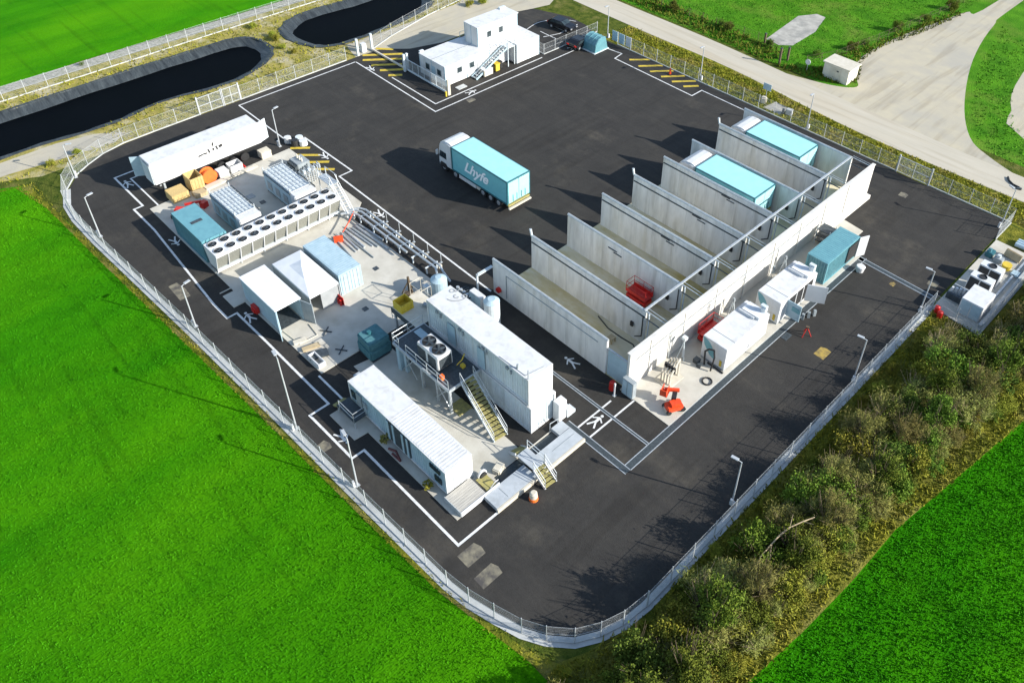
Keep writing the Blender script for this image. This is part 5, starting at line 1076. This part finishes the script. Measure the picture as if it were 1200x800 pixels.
for x in (-37.9, -35.5):
    f_ = MB().box(x, x+.85, 22.15, 22.195, 1.3, 2.2).build('window', 'grey', t); MB().box(x+.08, x+.77, 22.13, 22.145, 1.38, 2.12).build('pane', 'glass', f_)
MB().box(-36.7, -35.9, 22.15, 22.195, .2, 2.2).build('door', 'skyblue', t); MB().box(-33.995, -33.95, 30.6, 31.5, .15, 2.2).build('door', 'grey', t); MB().box(-32.395, -32.35, 35.3, 36.2, .15, 2.2).build('door', 'whitecold', t)
MB().box(-35.1, -32.6, 32.0, 33.35, 2.75, 2.85).build('landing', 'whitecold', t)
for x, y in ((-32.7, 32.1), (-32.7, 33.25)): MB().box(x-.05, x+.05, y-.05, y+.05, .02, 2.745).build('landing_post', 'whitecold', t)
b = railing(t, [(-32.65, 33.3), (-32.65, 32.05)], lambda p: 2.85, 1.0)
stairs(t, -33.2, 31.95, 2.8, -33.2, 26.4, .1, 1.0, 14, tm='grey', sm='skyblue')
MB().box(-33.0, -32.2, 23.0, 24.4, .03, .12).build('doorstep', 'concretegrey', t)
b = railing(t, [(-39.0, 29.0), (-39.0, 33.2), (-38.0, 33.2)], lambda p: 2.9, 1.0, 'skyblue')
t = thing('waste_bin', 'white waste container under the guardhouse stair', 'bin', (-32.9, 28.4, .02)); MB().box(-33.5, -32.4, 27.6, 29.1, .15, 1.0).build('body', 'cream', t, bevel=.04); MB().box(-33.5, -32.4, 27.6, 29.1, 1.0, 1.06).build('lid', 'white', t)
t = thing('waste_bin', 'yellow lidded wheelie bin beside the guardhouse stair', 'bin', (-32.9, 30.2, .02)); MB().box(-33.3, -32.6, 29.8, 30.5, .1, 1.1).build('body', 'yellow', t, bevel=.04); MB().box(-33.35, -32.55, 29.75, 30.55, 1.1, 1.17).build('lid', 'yellow', t)
for y in (29.55, 31.0):
    t = thing('waste_bin', 'black wheelie bin on the '+('stair' if y < 30 else 'doorway')+' side of the yellow bin by the guardhouse', 'bin', (-33.2, y, .02)); MB().box(-33.5, -32.9, y-.25, y+.25, .1, 1.0).build('body', 'black', t, bevel=.04); MB().box(-33.55, -32.85, y-.28, y+.28, 1.0, 1.06).build('lid', 'black', t)
t = thing('entrance_gate', 'white sliding entrance gate across the yellow hatching', 'gate', (-45, 21.3, 0))
MB().box(-49.0, -41.2, 21.2, 21.4, .1, .32).build('beam', 'cream', t)
for x, y in ((-49.2, 21.4), (-49.1, 19.0), (-41.1, 21.5), (-41.1, 21.0)):
    MB().box(x-.14, x+.14, y-.14, y+.14, .02, 2.5).build('gate_post', 'whitecold', t)
MB().box(-49.9, -49.3, 19.9, 20.6, .02, 1.3).build('motor_box', 'white', t)
t = thing('sliding_gate', 'low pale sliding gate leaf drawn back along the end of the guardhouse', 'gate', (-36.6, 21.3, 0))
b = MB(); b.box(-41.0, -32.2, 21.24, 21.36, .12, .34); b.box(-41.0, -32.2, 21.27, 21.33, 1.75, 1.82)
for k in range(8): b.box(-41.0+1.25*k, -40.94+1.25*k, 21.27, 21.33, .34, 1.75)
b.build('frame', 'whitecold', t); b = MB()
for k in range(80): b.box(-40.9+.11*k, -40.88+.11*k, 21.29, 21.31, .34, 1.75)
b.build('bars', 'steel', t); MB().box(-32.3, -32.0, 21.1, 21.5, .02, 2.2).build('gate_post', 'cream', t); MB().cyl((-32.1, 20.8, .02), (-32.1, 20.8, .7), .12, .12, 10).build('bollard', 'yellow', t)
# black parked car
def car(label, x, y, rz):
    t = thing('parked_car', label, 'car', (0, 0, 0))
    c = MB(); c.prof([(-2.1, .35), (2.15, .35), (2.2, .75), (1.9, .92), (1.0, 1.0), (.3, 1.42), (-1.3, 1.47), (-2.0, 1.05), (-2.15, .8)], 'y', -.88, .88); c.build('body', 'carpaint', t, bevel=.1)
    b = MB()
    for s_ in (-1, 1): b.prof([(-1.7, 1.02), (.85, 1.02), (.25, 1.36), (-1.2, 1.4)], 'y', s_*.87, s_*.895)
    b.add([(.36, -.72, 1.405), (.36, .72, 1.405), (.97, .76, 1.05), (.97, -.76, 1.05)], [(0, 1, 2, 3)]); b.build('window', 'glass', t)
    for xx in (-1.35, 1.35):
        for s_ in (-1, 1): wheel(t, xx, s_*.68, s_, .33, .22)
    for s_ in (-1, 1): MB().box(2.12, 2.23, s_*.5, s_*.82, .62, .78).build('headlight', 'chrome', t); MB().box(-2.2, -2.1, s_*.5, s_*.85, .75, .92).build('tail_light', 'red', t)
    t.location = (x, y, .02); t.rotation_euler = (0, 0, rz); ROOT[t.name] = Vector((x, y, 0))
car('black car parked on its own behind the mesh fence by the guardhouse', -36.2, 46.0, R(8)); 
car('dark car beside the teal shelter at the end of the yard lines', -30.4, 44.0, R(95))
t = thing('bike_shelter', 'small teal round backed shelter with a dark open side at the road fence', 'shelter', (-28.3, 46, .02))
prof = [(43.6, .1), (43.7, 1.2), (44.2, 1.9), (44.9, 2.1), (45.7, 1.95), (46.2, .1)]
b = MB()
pr_ = [(-30.2+2.9*k, 0) for k in range(2)]
N = len(prof); out = [(-29.6, y, z) for y, z in prof]+[(-27.2, y, z) for y, z in prof]
b.add(out, [(k, k+1, N+k+1, N+k) for k in range(N-1)]); b.add([(-27.2, y, z) for y, z in prof], [tuple(range(N))]); b.build('hood', 'teal', t)
b = MB(); b.add([(-29.55, y, z*.99) for y, z in prof], [tuple(range(N))]); b.build('front_inner_shade', 'black', t)  # black sheet closes the hood, its colour standing in for shade inside
b = MB()
for k in range(4):
    b.tube([(-29.55+.75*k, y, z+.02) for y, z in prof], .05, 5)
b.build('ribs', 'teal', t); MB().box(-29.7, -27.1, 43.4, 46.4, .02, .12).build('base', 'whitecold', t)
for i, x in enumerate((-27.5, -26.2, -24.9)):
    t = thing('notice_board', ('pale blue board on the road fence nearest the teal shelter', 'middle pale blue board of three on the road fence', 'white board on the road fence farthest from the teal shelter')[i], 'sign', (x, 48, 0), 'boards on the road fence'); MB().box(x-.5, x+.5, 48.0, 48.06, .5, 2.0).build('panel', 'skyblue' if i < 2 else 'white', t); MB().box(x-.55, x+.55, 48.061, 48.1, .45, .5).build('rail', 'steel', t)
t = thing('traffic_cone', 'small red post on the yellow hatching along the road fence', 'cone', (-16.2, 46.9, .02)); MB().cyl((-16.2, 46.9, .05), (-16.2, 46.9, .95), .2, .05, 10).build('cone', 'orange', t); MB().box(-16.5, -15.9, 46.6, 47.2, .03, .07).build('base', 'black', t)
# ------------------------------------------------------------------ across the road
t = thing('utility_hut', 'small cream utility hut with double doors beside the pale road', 'hut', (.3, 63.5, 0), rz=0)
MB().box(-1.6, 2.2, 62.1, 64.8, 0, 2.15).build('walls', 'hutwall', t, bevel=.02); MB().box(-1.8, 2.4, 61.95, 64.95, 2.151, 2.3).build('roof', 'cream', t)
for k in (0, 1): MB().box(-.6+.85*k, .22+.85*k, 62.05, 62.095, .1, 1.9).build('door', 'cream', t)
MB().box(-.5+.95, -.2+.95, 62.02, 62.048, 1.4, 1.6).build('vent', 'darksteel', t)
t = thing('round_sign', 'round white road sign on a short post in front of the cream hut', 'sign', (-3.7, 61.5, 0)); MB().cyl((-3.7, 61.5, 0), (-3.7, 61.5, 1.6), .04, .04, 6).build('post', 'steel', t); MB().cyl((-3.7, 61.47, 1.5), (-3.7, 61.41, 1.5), .4, .4, 18).build('disc', 'white', t)
t = thing('blue_sign', 'pale blue sign board on a post on the road verge', 'sign', (-3.3, 51.0, 0)); MB().cyl((-3.3, 51.0, 0), (-3.3, 51.0, 2.2), .04, .04, 6).build('post', 'steel', t); MB().box(-3.9, -2.7, 50.93, 50.97, 1.3, 2.2).build('panel', 'skyblue', t)
t = thing('concrete_block', 'pale rounded block on the verge beside the small slab', 'block', (-2.9, 49.9, 0)); MB().obox((-2.9, 49.9, .45), (.8, .7, .9), .4).build('body', 'cream', t, bevel=.15)
t = thing('valve_box', 'grey valve box with dark pipes on the verge beyond the small slab', 'box', (.9, 49.6, 0)); MB().obox((1.1, 49.8, .4), (.8, .6, .8), .2).build('body', 'concretegrey', t, bevel=.05); MB().cyl((.5, 49.3, 0), (.5, 49.3, .8), .2, .15, 8).build('pipe', 'darksteel', t)
for i, (x, y, h) in enumerate(((-7.6, 60.6, 2.4), (-7.4, 62.4, 2.0), (-12.8, 64.6, 1.5))):
    t = thing('gate_post', 'dark '+('tall post at the road edge by the grey concrete patch', 'thick post just behind the tall road edge post', 'post at the far corner of the grey concrete patch')[i], 'post', (x, y, 0)); MB().box(x-.12, x+.12, y-.12, y+.12, 0, h).build('shaft', 'bark', t); MB().box(x-.14, x+.14, y-.14, y+.14, h, h+.06).build('cap', 'darksteel', t)
fence('field_fence', 'dark post and wire fence climbing the meadow behind the cream hut', [(-5, 63.5), (-3, 68), (-1.2, 80), (.8, 96), (1.5, 120)], h=1.3, step=2.6, wire=.6, group='dark field fences', plinth=0, m='bark')
fence('field_fence', 'dark post and wire fence running along the road edge of the meadow', [(-8, 63.2), (-14, 64.6), (-26, 63.5), (-45, 63)], h=1.3, step=2.6, wire=.6, group='dark field fences', plinth=0, m='bark')
t = thing('hose_pile', 'dark curled cable lying on the pale road at the right', 'cable', (27, 55.5, .03)); MB().tube([(26.8, 56.6, .1), (27.2, 55.9, .12), (27.8, 55.5, .1), (28.6, 55.4, .1), (28.8, 55.0, .1)], .11, 6).build('cable', 'black', t)
MB().obox((28.7, 55.1, .14), (.5, .25, .2), .5).build('plug', 'darksteel', t)

# ------------------------------------------------------------------ vegetation
def np_mesh(name, V, F, m):
    # V (n,3), F (k,3|4) int
    me = bpy.data.meshes.new(name); k = F.shape[1]
    me.vertices.add(len(V)); me.vertices.foreach_set('co', V.astype(np.float32).ravel())
    me.loops.add(F.size); me.loops.foreach_set('vertex_index', F.astype(np.int32).ravel())
    me.polygons.add(len(F)); me.polygons.foreach_set('loop_start', np.arange(0, F.size, k, dtype=np.int32)); me.polygons.foreach_set('loop_total', np.full(len(F), k, dtype=np.int32))
    me.update(calc_edges=True); me.materials.append(M[m]); return me
def leaf_cloud(centers, size, flat=.5):
    n = len(centers); a = rng.normal(size=(n, 3)); a /= np.linalg.norm(a, axis=1)[:, None]
    b = rng.normal(size=(n, 3)); b -= (a*b).sum(1)[:, None]*a; b /= np.linalg.norm(b, axis=1)[:, None]
    s = size*rng.uniform(.6, 1.4, (n, 1))
    V = np.stack([centers-a*s, centers+b*s*flat, centers+a*s, centers-b*s*flat], 1).reshape(-1, 3)
    F = np.arange(n*4).reshape(n, 4); return V, F
def crown(name, n, lobes, h, rad, size, m, z0=.25, twig=False):
    pts = []
    for _ in range(lobes):
        a = rng.uniform(0, 6.283); q = rad*rng.uniform(.15, .75)
        c = np.array([q*math.cos(a), q*math.sin(a), h*rng.uniform(z0, .9)]); rr = np.array([rng.uniform(.7, 1.2), rng.uniform(.7, 1.2), rng.uniform(.7, 1.5)])*rad*rng.uniform(.14, .42)
        k = int(n/lobes); d = rng.normal(size=(k, 3)); d /= np.linalg.norm(d, axis=1)[:, None]
        d *= rng.uniform(.25, 1.15, (k, 1))+np.maximum(rng.normal(size=(k, 1))*.25, 0); pts.append(c+d*rr)
    P = np.concatenate(pts); P[:, 2] = np.maximum(P[:, 2], .05)
    V, F = leaf_cloud(P, size, .5 if not twig else .12)
    return np_mesh(name, V, F, m)
def stems(name, h, rad, m, n=7, r0=.07):
    b = MB(); b.cyl((0, 0, -.1), (0, 0, h*.35), r0*1.6, r0, 6)
    for k in range(n):
        a = rng.uniform(0, 6.283); q = rad*rng.uniform(.3, 1.0); z = h*rng.uniform(.6, 1.18)
        mid = (q*.4*math.cos(a+.3), q*.4*math.sin(a+.3), h*rng.uniform(.3, .5))
        b.cyl((0, 0, h*rng.uniform(.05, .3)), mid, r0*.8, r0*.5, 5, cap=False); b.cyl(mid, (q*math.cos(a), q*math.sin(a), z), r0*.5, r0*.15, 5, cap=False)
        for _ in range(3):
            e = (q*math.cos(a)*rng.uniform(.6, 1.1)+rng.uniform(-.5, .5), q*math.sin(a)*rng.uniform(.6, 1.1)+rng.uniform(-.5, .5), z*rng.uniform(.75, 1.05)); b.cyl(mid, e, r0*.3, r0*.1, 4, cap=False)
    me = bpy.data.meshes.new(name); me.from_pydata(b.v, [], b.f); me.materials.append(M[m]); return me
KINDS = {}
def kind(key, name, cat, n, lobes, h, rad, size, m, twig=False, st=7, r0=.06, z0=.25, sm='bark'):
    KINDS[key] = (name, cat, [(crown('crown', n, lobes, h, rad, size, m, z0, twig), stems('trunk', h, rad, sm, st, r0)) for _ in range(3)], h)
kind('dark', 'hedge_shrub', 'shrub', 5600, 24, 2.5, 1.9, .09, 'leafdark')
kind('green', 'hedge_shrub', 'shrub', 5600, 24, 2.3, 1.85, .085, 'leafgreen')
kind('yellow', 'hedge_shrub', 'shrub', 5600, 24, 2.0, 1.75, .085, 'leafyellow')
kind('brown', 'hedge_shrub', 'shrub', 4200, 24, 2.3, 1.85, .15, 'leafbrown', twig=True, st=26, sm='deadwood', r0=.05)
kind('tree', 'hedge_tree', 'tree', 6000, 26, 4.3, 2.0, .095, 'leafgreen', st=11, r0=.1, z0=.42)
kind('bare', 'bare_tree', 'tree', 3200, 26, 4.4, 1.9, .15, 'leafbrown', twig=True, st=20, r0=.08, z0=.4)
LABS = {'dark': 'dark green shrub', 'green': 'mid green leafy shrub', 'yellow': 'yellow green bush', 'brown': 'brown twiggy shrub', 'tree': 'taller green tree', 'bare': 'bare brown twiggy tree'}
ZONES = [(-99, -22, 'at the picture bottom'), (-22, -14, 'by the rounded yard corner'), (-14, -6, 'below the fallen pale branch'), (-6, 1, 'by the fallen pale branch'), (1, 8, 'just above the fallen branch'), (8, 15, 'below the yellow patch'), (15, 22, 'level with the yellow patch'), (22, 30, 'below the fenced slab'), (30, 99, 'beyond the fenced slab')]
def hedge_label(key, x, y):
    z = [n for a, b, n in ZONES if a <= y < b][0]; ex = float(np.interp(y, [-40, -20, -11.6, -6.5, -.9, 4.9, 12.4, 22, 36], [36.6, 37.6, 37.6, 38.0, 38.4, 38.6, 39.6, 41.0, 44.5]))
    side = 'on field side' if ex-x < 2.2 else 'on fence side' if x < 33.5 else 'in middle'
    return LABS[key]+' '+side+' of hedge, '+z
ncount = [0]
def plant(key, x, y, s, group=None, label=None, sz=None):
    name, cat, var, h = KINDS[key]; c, st = var[ncount[0] % 3]; ncount[0] += 1
    t = thing(name, label or hedge_label(key, x, y), cat, (x, y, 0), group or {'dark': 'dark hedge shrubs', 'green': 'green hedge shrubs', 'yellow': 'yellow green hedge bushes', 'brown': 'brown hedge shrubs', 'tree': 'hedge trees', 'bare': 'bare hedge trees'}[key], rng.uniform(0, 6.28))
    t.scale = (s, s, s*(sz or rng.uniform(.85, 1.2)))
    for me, nm in ((c, 'crown'), (st, 'trunk')):
        o = bpy.data.objects.new(nm, me); COL.objects.link(o); o.parent = t
rs = random.Random(5)
def edge_x(y): return float(np.interp(y, [-40, -20, -11.6, -6.5, -.9, 4.9, 12.4, 22, 36], [36.6, 37.6, 37.6, 38.0, 38.4, 38.6, 39.6, 41.0, 44.5]))
y = -34.0
while y < 40:
    ex = edge_x(y)
    x0 = 34.0 if y > -8 else (32.8 if y > -20 else 30.6)
    if y > 27: x0 = 37.5
    x = ex-.7
    while x > x0:
        p = rs.random(); q = (ex-x)/max(ex-x0, 1)
        key = 'dark' if p < .22 else 'green' if p < .48 else 'yellow' if p < .68 else 'brown'
        if q < .25: key = 'yellow' if p < .35 else 'green' if p < .6 else 'brown'
        plant(key, x+rs.uniform(-.5, .5), y+rs.uniform(-.6, .6), rs.uniform(.62, .95)*(.75 if q < .2 else 1.15))
        x -= rs.uniform(1.0, 1.35)
    y += rs.uniform(1.25, 1.6)
y = -11.0
while y < 29:
    if rs.random() < (.7 if y < 6 else .4): plant('yellow' if rs.random() < .75 else 'green', rs.uniform(31.4, 33.3), y, rs.uniform(.22, .45))
    y += rs.uniform(.9, 1.7)
for x, y, s, k in ((33.6, -13.8, .85, 'dark'), (33.4, -16.5, .75, 'dark'), (34.5, -10.8, .95, 'tree'), (35.6, -14.5, .95, 'tree'), (34.8, -18, .9, 'tree'), (33.4, -20.5, .8, 'green'), (31.6, -22.6, .6, 'green'), (34.6, 4.4, .85, 'bare'), (34.2, 9.8, .8, 'bare'), (36, -3, .8, 'tree'), (36.4, 1.2, .85, 'bare'), (36.8, 7, .85, 'tree'), (37.5, 15, .85, 'tree'), (38.6, 20.5, .9, 'bare'), (39, 25, .9, 'tree'), (35.6, -7, .85, 'bare'), (36.6, 11.5, .85, 'bare'), (40.5, 31, .9, 'tree'), (35.0, -22, .9, 'bare'), (36.2, 18.5, .8, 'tree')): plant(k, x, y, s)
t = thing('fallen_branch', 'long pale dead branch lying across the top of the hedge', 'branch', (34.6, -3.5, 2.6))
b = MB(); P_ = [(34.8, -6.4, 1.9), (34.5, -5.4, 2.3), (34.55, -4.4, 2.55), (34.6, -3.4, 2.7), (34.8, -2.4, 2.85), (35.2, -1.4, 2.9), (35.6, -.5, 2.9)]
for k in range(6): b.cyl(P_[k], P_[k+1], .03+.009*k if k < 4 else .05, .039+.009*k if k < 4 else .035, 6)
b.build('limb', 'deadwood', t)
for q in (((34.55, -4.2, 2.6), (35.1, -5.2, 2.5)), ((34.8, -2.4, 2.85), (34.4, -1.4, 2.9)), ((35.2, -1.4, 2.9), (35.9, -1.2, 3.1))): MB().cyl(*q, .025, .012, 5).build('twig', 'deadwood', t)
MF = 'bushes along the field fence beyond the road'
MB_ = 'dark green bush on the meadow edge beyond the pale road'
for x, y, s in ((-5.2, 66.8, .42), (-2.9, 72.4, .55), (-2.3, 75.1, .38), (-1.2, 83, .6), (.1, 89.5, .5), (.9, 97, .66), (-11.6, 64.1, .4), (-19, 63.9, .55), (-20.6, 64.5, .38), (-29, 63.2, .6)):
    plant('dark' if int(x*7) % 2 else 'green', x, y, s, MF, 'green bush along the dark field fence, '+('behind the cream hut' if x > -2 and y < 85 else 'at the top of the gravel junction' if x > -2 else 'left of the grey concrete patch' if x < -15 else 'right of the grey concrete patch'))
for x, y, s in ((-36, 72, .9), (-33, 75, 1.0), (-29, 77, 1.0), (-25, 80, 1.1), (-21, 82, 1.0), (-17, 85, 1.1), (-13, 90, 1.1), (-9, 95, 1.2), (-40, 68, .8), (-30, 82, 1.1), (-22, 88, 1.2)):
    plant('dark', x, y, s, 'bushes of the far hedge', 'dark bush in the far hedge at the top of the meadow')
for x, y, s in ((-62, 13.4, .35), (-60.5, 13.2, .4), (-66.4, 13, .4), (-57.8, 12.6, .3), (-55.5, 13.0, .3), (-51.7, 7.5, .25), (-50.6, 43, .5), (-51.5, 41, .45), (-50.2, -18, .35), (-49.8, -21, .3)): plant('yellow', x, y, s, 'bushes round the ponds', 'yellowish bush on the dry verge by the black ponds')
plant('dark', -71.2, -9.3, .25, 'path bush', 'single small dark bush at the field edge on the stony path')

def inside(P, poly):
    x, y = P[:, 0], P[:, 1]; c = np.zeros(len(P), bool); j = len(poly)-1
    for i in range(len(poly)):
        xi, yi = poly[i]; xj, yj = poly[j]
        c ^= ((yi > y) != (yj > y)) & (x < (xj-xi)*(y-yi)/(yj-yi+1e-12)+xi); j = i
    return c
def tufts(name, label, cat, box, n, poly, h, wd, m, lean=.5, excl=()):
    x0, x1, y0, y1 = box; P = np.stack([rng.uniform(x0, x1, n), rng.uniform(y0, y1, n)], 1)
    k = inside(P, poly)
    for e in excl: k &= ~inside(P, e)
    P = P[k]; n = len(P)
    a = rng.uniform(0, 6.283, n); hh = h*rng.uniform(.5, 1.3, n); w_ = wd*rng.uniform(.6, 1.4, n)
    # clumpy height so that the crop has hollows and ridges
    hh *= .75+.5*(np.sin(P[:, 0]*1.9+np.sin(P[:, 1]*1.3)*1.5)*np.sin(P[:, 1]*2.3+1.1*np.sin(P[:, 0]*.9))*.5+.5)
    ln = rng.normal(size=(n, 2))*lean*hh[:, None]
    z = np.zeros(n)
    A = np.stack([P[:, 0]-np.cos(a)*w_, P[:, 1]-np.sin(a)*w_, z], 1); B = np.stack([P[:, 0]+np.cos(a)*w_, P[:, 1]+np.sin(a)*w_, z], 1)
    C = np.stack([P[:, 0]+ln[:, 0]+np.cos(a)*w_*.35, P[:, 1]+ln[:, 1]+np.sin(a)*w_*.35, hh], 1); D = np.stack([P[:, 0]+ln[:, 0]-np.cos(a)*w_*.35, P[:, 1]+ln[:, 1]-np.sin(a)*w_*.35, hh*.92], 1)
    V = np.stack([A, B, C, D], 1).reshape(-1, 3); F = np.arange(n*4).reshape(n, 4)
    o = bpy.data.objects.new(name, np_mesh(name, V, F, m)); COL.objects.link(o); return tag(o, label, cat, kind='stuff')
LF = [(-49.2, -60), (-49, -26.6), (-47.9, -24.8), (-42, -24.3), (-31, -23.9), (-16.9, -23.2), (-3.6, -22.55), (11.4, -22.05), (20, -21.7), (26.9, -20.9), (29.4, -20.9), (31, -26), (32.5, -40), (33, -60)]
tufts('crop_blades', 'bright green young crop filling the large field on the left', 'crop', (-50, 33, -52, -20), 230000, LF, .085, .035, 'crop')
RF = [(37.5, -40), (38.6, -11.6), (39.3, -6.5), (39.8, -.9), (40, 4.9), (41.2, 12.4), (42.7, 22), (46, 36), (66, 40), (66, -40)]
tufts('crop_blades', 'bright green young crop in the field beyond the hedge on the right', 'crop', (37, 58, -26, 32), 90000, RF, .12, .045, 'crop')
HF = [(30.9, 29), (30.9, -13), (29.9, -17.8), (29, -20), (30, -21.5), (33, -36), (37, -36), (38.6, -11.6), (39.8, 4.9), (42.7, 22), (46, 36), (46, 47), (36, 47), (36, 29)]
tufts('rough_grass', 'rough yellow green grass under the hedge outside the right fence', 'grass', (29, 46, -36, 47), 70000, HF, .24, .055, 'roughblade')
tufts('rough_grass', 'rough grass verge between the road fence and the pale road', 'grass', (-30, 45, 48.3, 54), 16000, [(-30, 48.4), (45, 48.4), (45, 53.4), (29, 52.8), (9, 52.4), (-11, 54.2), (-30, 54.2)], .2, .07, 'roughblade', excl=[[(-2.2, 48.9), (-1.9, 51.3), (.4, 51), (.3, 48.9)]])
MD = [(-60, 60.4), (-38, 60), (-8, 59.6), (-2.5, 62), (1.6, 65), (-.8, 70), (-1, 77), (2.4, 97), (3.5, 130), (-60, 130)]
tufts('meadow_grass', 'uneven green meadow grass beyond the pale road', 'grass', (-45, 4, 60, 112), 30000, MD, .10, .07, 'meadowblade', excl=[[(-13.4, 65.9), (-14.6, 76.4), (-13, 79.3), (-11.4, 79.2), (-9.7, 73.5), (-9.5, 67), (-11, 65.6)], [(-2, 61), (2.6, 61), (2.6, 65), (-2, 65)]])
VD = [(-8.5, 60), (-4.5, 62.5), (-2.4, 65.5), (-3.2, 69), (-1, 80), (1.6, 97), (3.2, 97), (1.4, 84), (-.2, 76), (0, 70), (2.6, 65.2), (3, 63), (.5, 61), (-6, 59.6), (-16, 60.2), (-40, 61), (-40, 64.5), (-20, 65), (-9, 64)]
tufts('verge_weeds', 'taller dark green weeds along the field fence and road edge', 'weeds', (-41, 4, 59, 98), 22000, VD, .45, .09, 'leafgreen')
JD = [(9.2, 97), (12, 82.7), (16.3, 70), (20.3, 62.6), (24.2, 60), (45, 62), (30, 68), (24.2, 67), (20.4, 73), (18, 80), (16.5, 92)]
tufts('meadow_grass', 'green grass island between the gravel junction and the curved track', 'grass', (8, 45, 59, 98), 9000, JD, .16, .09, 'meadowblade')
tufts('yellow_grass', 'thin yellowing grass along the foot of the left fence', 'grass', (-50, 31, -25, -19), 9000, [(-49, -26), (-47.5, -23.5), (-42, -23.6), (-31, -23.3), (-17, -22.6), (-3, -22.0), (11, -21.6), (20, -21.2), (27, -20), (30, -18.5), (30.3, -20.4), (20, -21.8), (11, -22.2), (-3, -22.7), (-17, -23.4), (-31, -24), (-42, -24.4)], .16, .045, 'roughblade')
tufts('dry_grass', 'dry yellow grass tufts on the verges round the black ponds', 'grass', (-69, -49, -40, 48), 9000, [(-69, -40), (-49.2, -40), (-49.2, 18), (-52.5, 20), (-53.5, 48), (-69, 48)], .22, .09, 'roughblade', excl=[POND1, POND2, [(-55, -40), (-50.5, -40), (-50, -14), (-55, -14)]])
